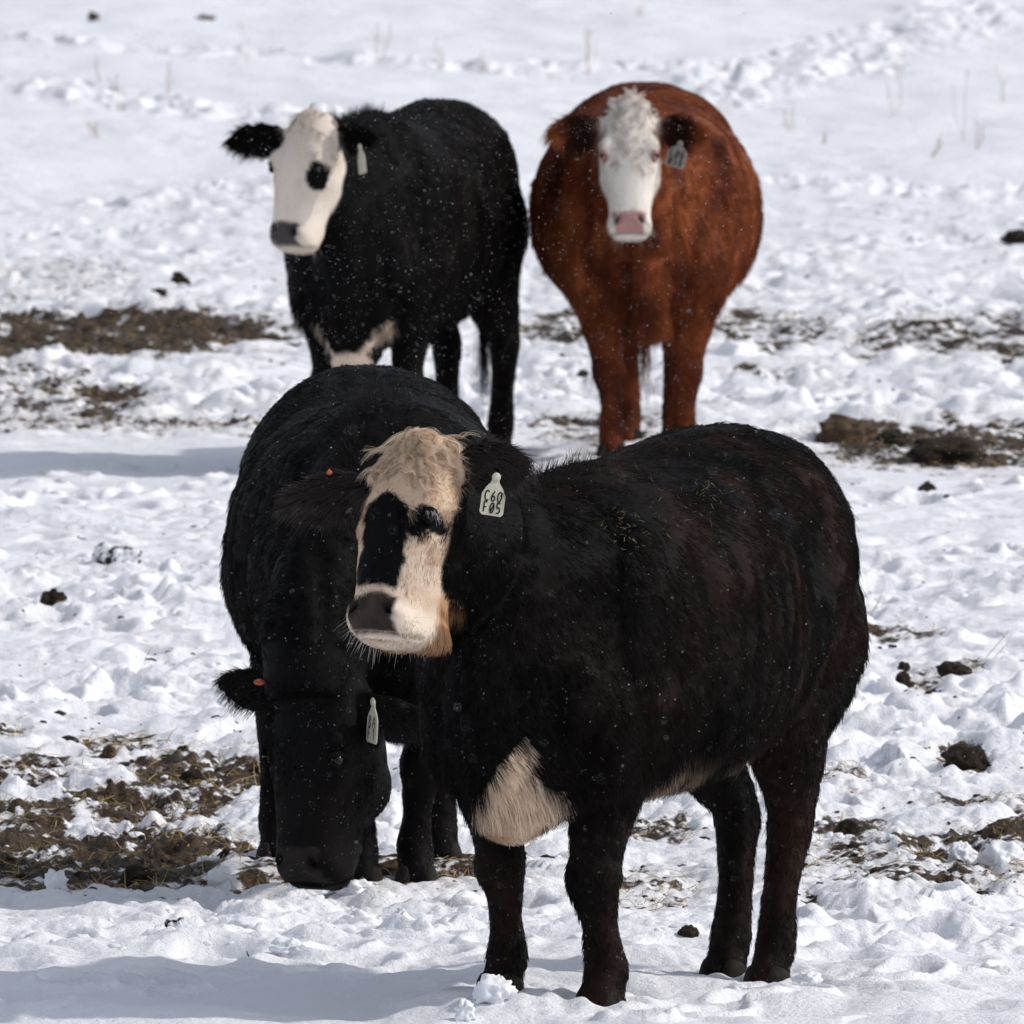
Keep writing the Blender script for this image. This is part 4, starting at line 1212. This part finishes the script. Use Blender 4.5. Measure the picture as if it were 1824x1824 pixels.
# ------------------------------------------------------------------ straw
M['straw'] = noisy('straw', (.26, .17, .06), (.62, .45, .20), 12, .7, .1, .002)
M['dry'] = noisy('dry_grass', (.34, .27, .17), (.52, .44, .31), 12, .8, .1, .002)
g = np.random.default_rng(61)
SV = []; SF = []
n = 24000
U = g.uniform(-200, 2000, n); Vv = g.uniform(440, 1640, n)
XY = np.array([gp(u, v) for u, v in zip(U, Vv)])
hh, RR, DD = height(XY[:, 0], XY[:, 1])
left = (U < 560).astype(float)
pr = np.clip(DD * (1.0 + .6 * left) + .012, 0, 1)
for i in np.where(g.random(n) < pr)[0]:
    az = g.uniform(0, 2 * np.pi); el = abs(g.normal(0, .30)) if g.random() < .85 else g.uniform(.3, 1.2)
    d = np.array([math.cos(az) * math.cos(el), math.sin(az) * math.cos(el), math.sin(el)])
    ln = g.uniform(.012, .06) if g.random() < .93 else g.uniform(.05, .11); p = np.array([XY[i, 0], XY[i, 1], hh[i] + .004])
    stalk(SV, SF, p - d * ln * .15, d, ln, g.uniform(.0007, .0016) * (1.2 if XY[i, 1] > 70 else 1), g.normal(0, .006, 3))
tag(mesh_obj('loose_straw', SV, SF, M['straw'], None, False), 'loose straw strewn over the mud patches', kind='stuff')

def tuft(u, v, hpx, n, lean, label, mat='dry', spread=.02, name='dry_grass_tuft', thick=1.0):
    x, y = gp(u, v); z = float(gh(x, y)[0]); sc = FPX / y; H_ = hpx / sc
    V = []; F = []; g = np.random.default_rng(int(u * 7 + v))
    for i in range(n):
        p = np.array([g.normal(0, spread * .5), g.normal(0, spread), -.02]); k = g.uniform(.55, 1) if i else 1.0
        d = np.array([lean + g.normal(0, .12), g.normal(0, .1), 1.])
        stalk(V, F, p, d, H_ * k + .02, .0016 * thick * (y / 100 if y > 70 else .8), np.array([g.normal(0, .06), 0, 0]) * H_)
        if k > .8 and y > 100:      # seed head
            e = p + d / np.linalg.norm(d) * (H_ * k)
            for q in range(3): stalk(V, F, e - np.array([0, 0, q * .03]), np.array([g.normal(0, .6), g.normal(0, .6), 1.]), .03, .0016, np.zeros(3))
    o = mesh_obj(name, V, F, M[mat], None, False); o.location = (x, y, z)
    tag(o, label, 'grass tuft' if name == 'dry_grass_tuft' else 'twig', 'dry stalks sticking out of the snow')

for q in [
    (1720, 246, 128, 2, .0, 'tallest thin dry stalk at far right, behind the red cow'),
    (1586, 214, 62, 3, .0, 'short dry stalk between the red cow and the tallest stalk'),
    (1738, 272, 50, 4, .1, 'low dry tuft right of the tallest stalk'),
    (1408, 232, 44, 5, -.1, 'pale dry tuft just right of the red cow back'),
    (1465, 254, 20, 4, .3, 'very low pale tuft below the short stalk at right'),
    (1655, 288, 44, 4, .5, 'leaning dry tuft left of the tallest stalk'),
    (1604, 146, 44, 2, -.15, 'small dark stalk near the trail at upper right'),
    (1790, 178, 70, 3, -.2, 'leaning thin stalks near the right edge at the top'),
    (1046, 124, 84, 5, .02, 'broad pale tuft above the red cow head'),
    (1140, 40, 22, 4, .1, 'tiny tuft near the top edge above the red cow'),
    (676, 112, 66, 4, .05, 'pale tuft at top, above the rear black cow'),
    (788, 122, 50, 4, -.1, 'faint tuft above the rear black cow back'),
    (300, 166, 62, 4, .05, 'faint pale tuft in the trail at upper left'),
    (442, 116, 72, 1, -.05, 'single thin stalk at top left of centre'),
    (215, 200, 66, 5, .0, 'pale tuft by the footprints at far upper left'),
    (180, 150, 50, 2, -.15, 'leaning stalk above the footprints at upper left'),
    (176, 246, 34, 5, -.4, 'low leaning tuft below the footprints at upper left'),
    (855, 130, 40, 4, .2, 'dry tuft above the gap between the rear cows'),
]:
    tuft(*q)
tuft(452, 1712, 26, 1, -.25, 'dark twig standing in the lower left snow', 'mud', 0, 'twig', 2.0)
tuft(1543, 1112, 72, 2, .35, 'long straw leaning out of the snow right of the front cow', 'straw', .02, 'straw_stalk')
tuft(1690, 1045, 34, 2, -.05, 'short straw upright in the snow at right', 'straw', .01, 'straw_stalk')
tuft(1766, 1042, 36, 1, .25, 'dark straw leaning in the snow near the right edge', 'mud', .01, 'straw_stalk', 1.2)
tuft(255, 1175, 34, 1, .35, 'pale straw leaning on the snow left of the grazing cow ear', 'straw', .0, 'straw_stalk')
tuft(1752, 1180, 66, 2, .9, 'long straw lying slanted on the snow at the right edge', 'straw', .02, 'straw_stalk', 1.2)
tuft(474, 1408, 50, 6, -.3, 'straw tuft against the grazing cow muzzle', 'straw', .04, 'straw_stalk', 1.2)

# ------------------------------------------------------------------ falling snow
g = np.random.default_rng(99); n = 70000
Yf = (g.uniform(24 ** 3, 90 ** 3, n)) ** (1 / 3)
half = 912 / FPX * Yf * 1.25 + .1
Xf = g.uniform(-1, 1, n) * half
vz = g.uniform(-250, 2050, n); Zf = CAM_H - Yf * np.tan(PITCH + np.arctan((vz - 912) / FPX))
ok = Zf > .06
Xf, Yf, Zf = Xf[ok], Yf[ok], Zf[ok]; n = len(Xf)
v8 = np.array([(1, .8, -.7), (-1, .8, -.7), (0, -1.1, -.6), (0, 0, 1.2)], float)
f8 = np.array([(0, 1, 3), (1, 2, 3), (2, 0, 3), (1, 0, 2)])
sz = .00044 * np.exp(g.normal(0, .40, n)) * np.clip(Yf / 60, .6, 1.25)
ax = g.normal(0, 1, (n, 3)); ax[:, 2] += 1.6; ax /= np.linalg.norm(ax, axis=1)[:, None]
t1 = np.cross(ax, [.3, .8, .1]); t1 /= np.linalg.norm(t1, axis=1)[:, None]; t2 = np.cross(ax, t1)
Vf = (v8[None, :, 0:1] * t1[:, None] + v8[None, :, 1:2] * t2[:, None] * .8 + v8[None, :, 2:3] * ax[:, None] * 1.7) * sz[:, None, None] + np.stack([Xf, Yf, Zf], 1)[:, None]
Ff = (f8[None] + (np.arange(n) * 4)[:, None, None]).reshape(-1, 3)
tag(mesh_obj('falling_snow', Vf.reshape(-1, 3), Ff, M['flake'], None, False), 'fine snowflakes falling through the air', kind='stuff')
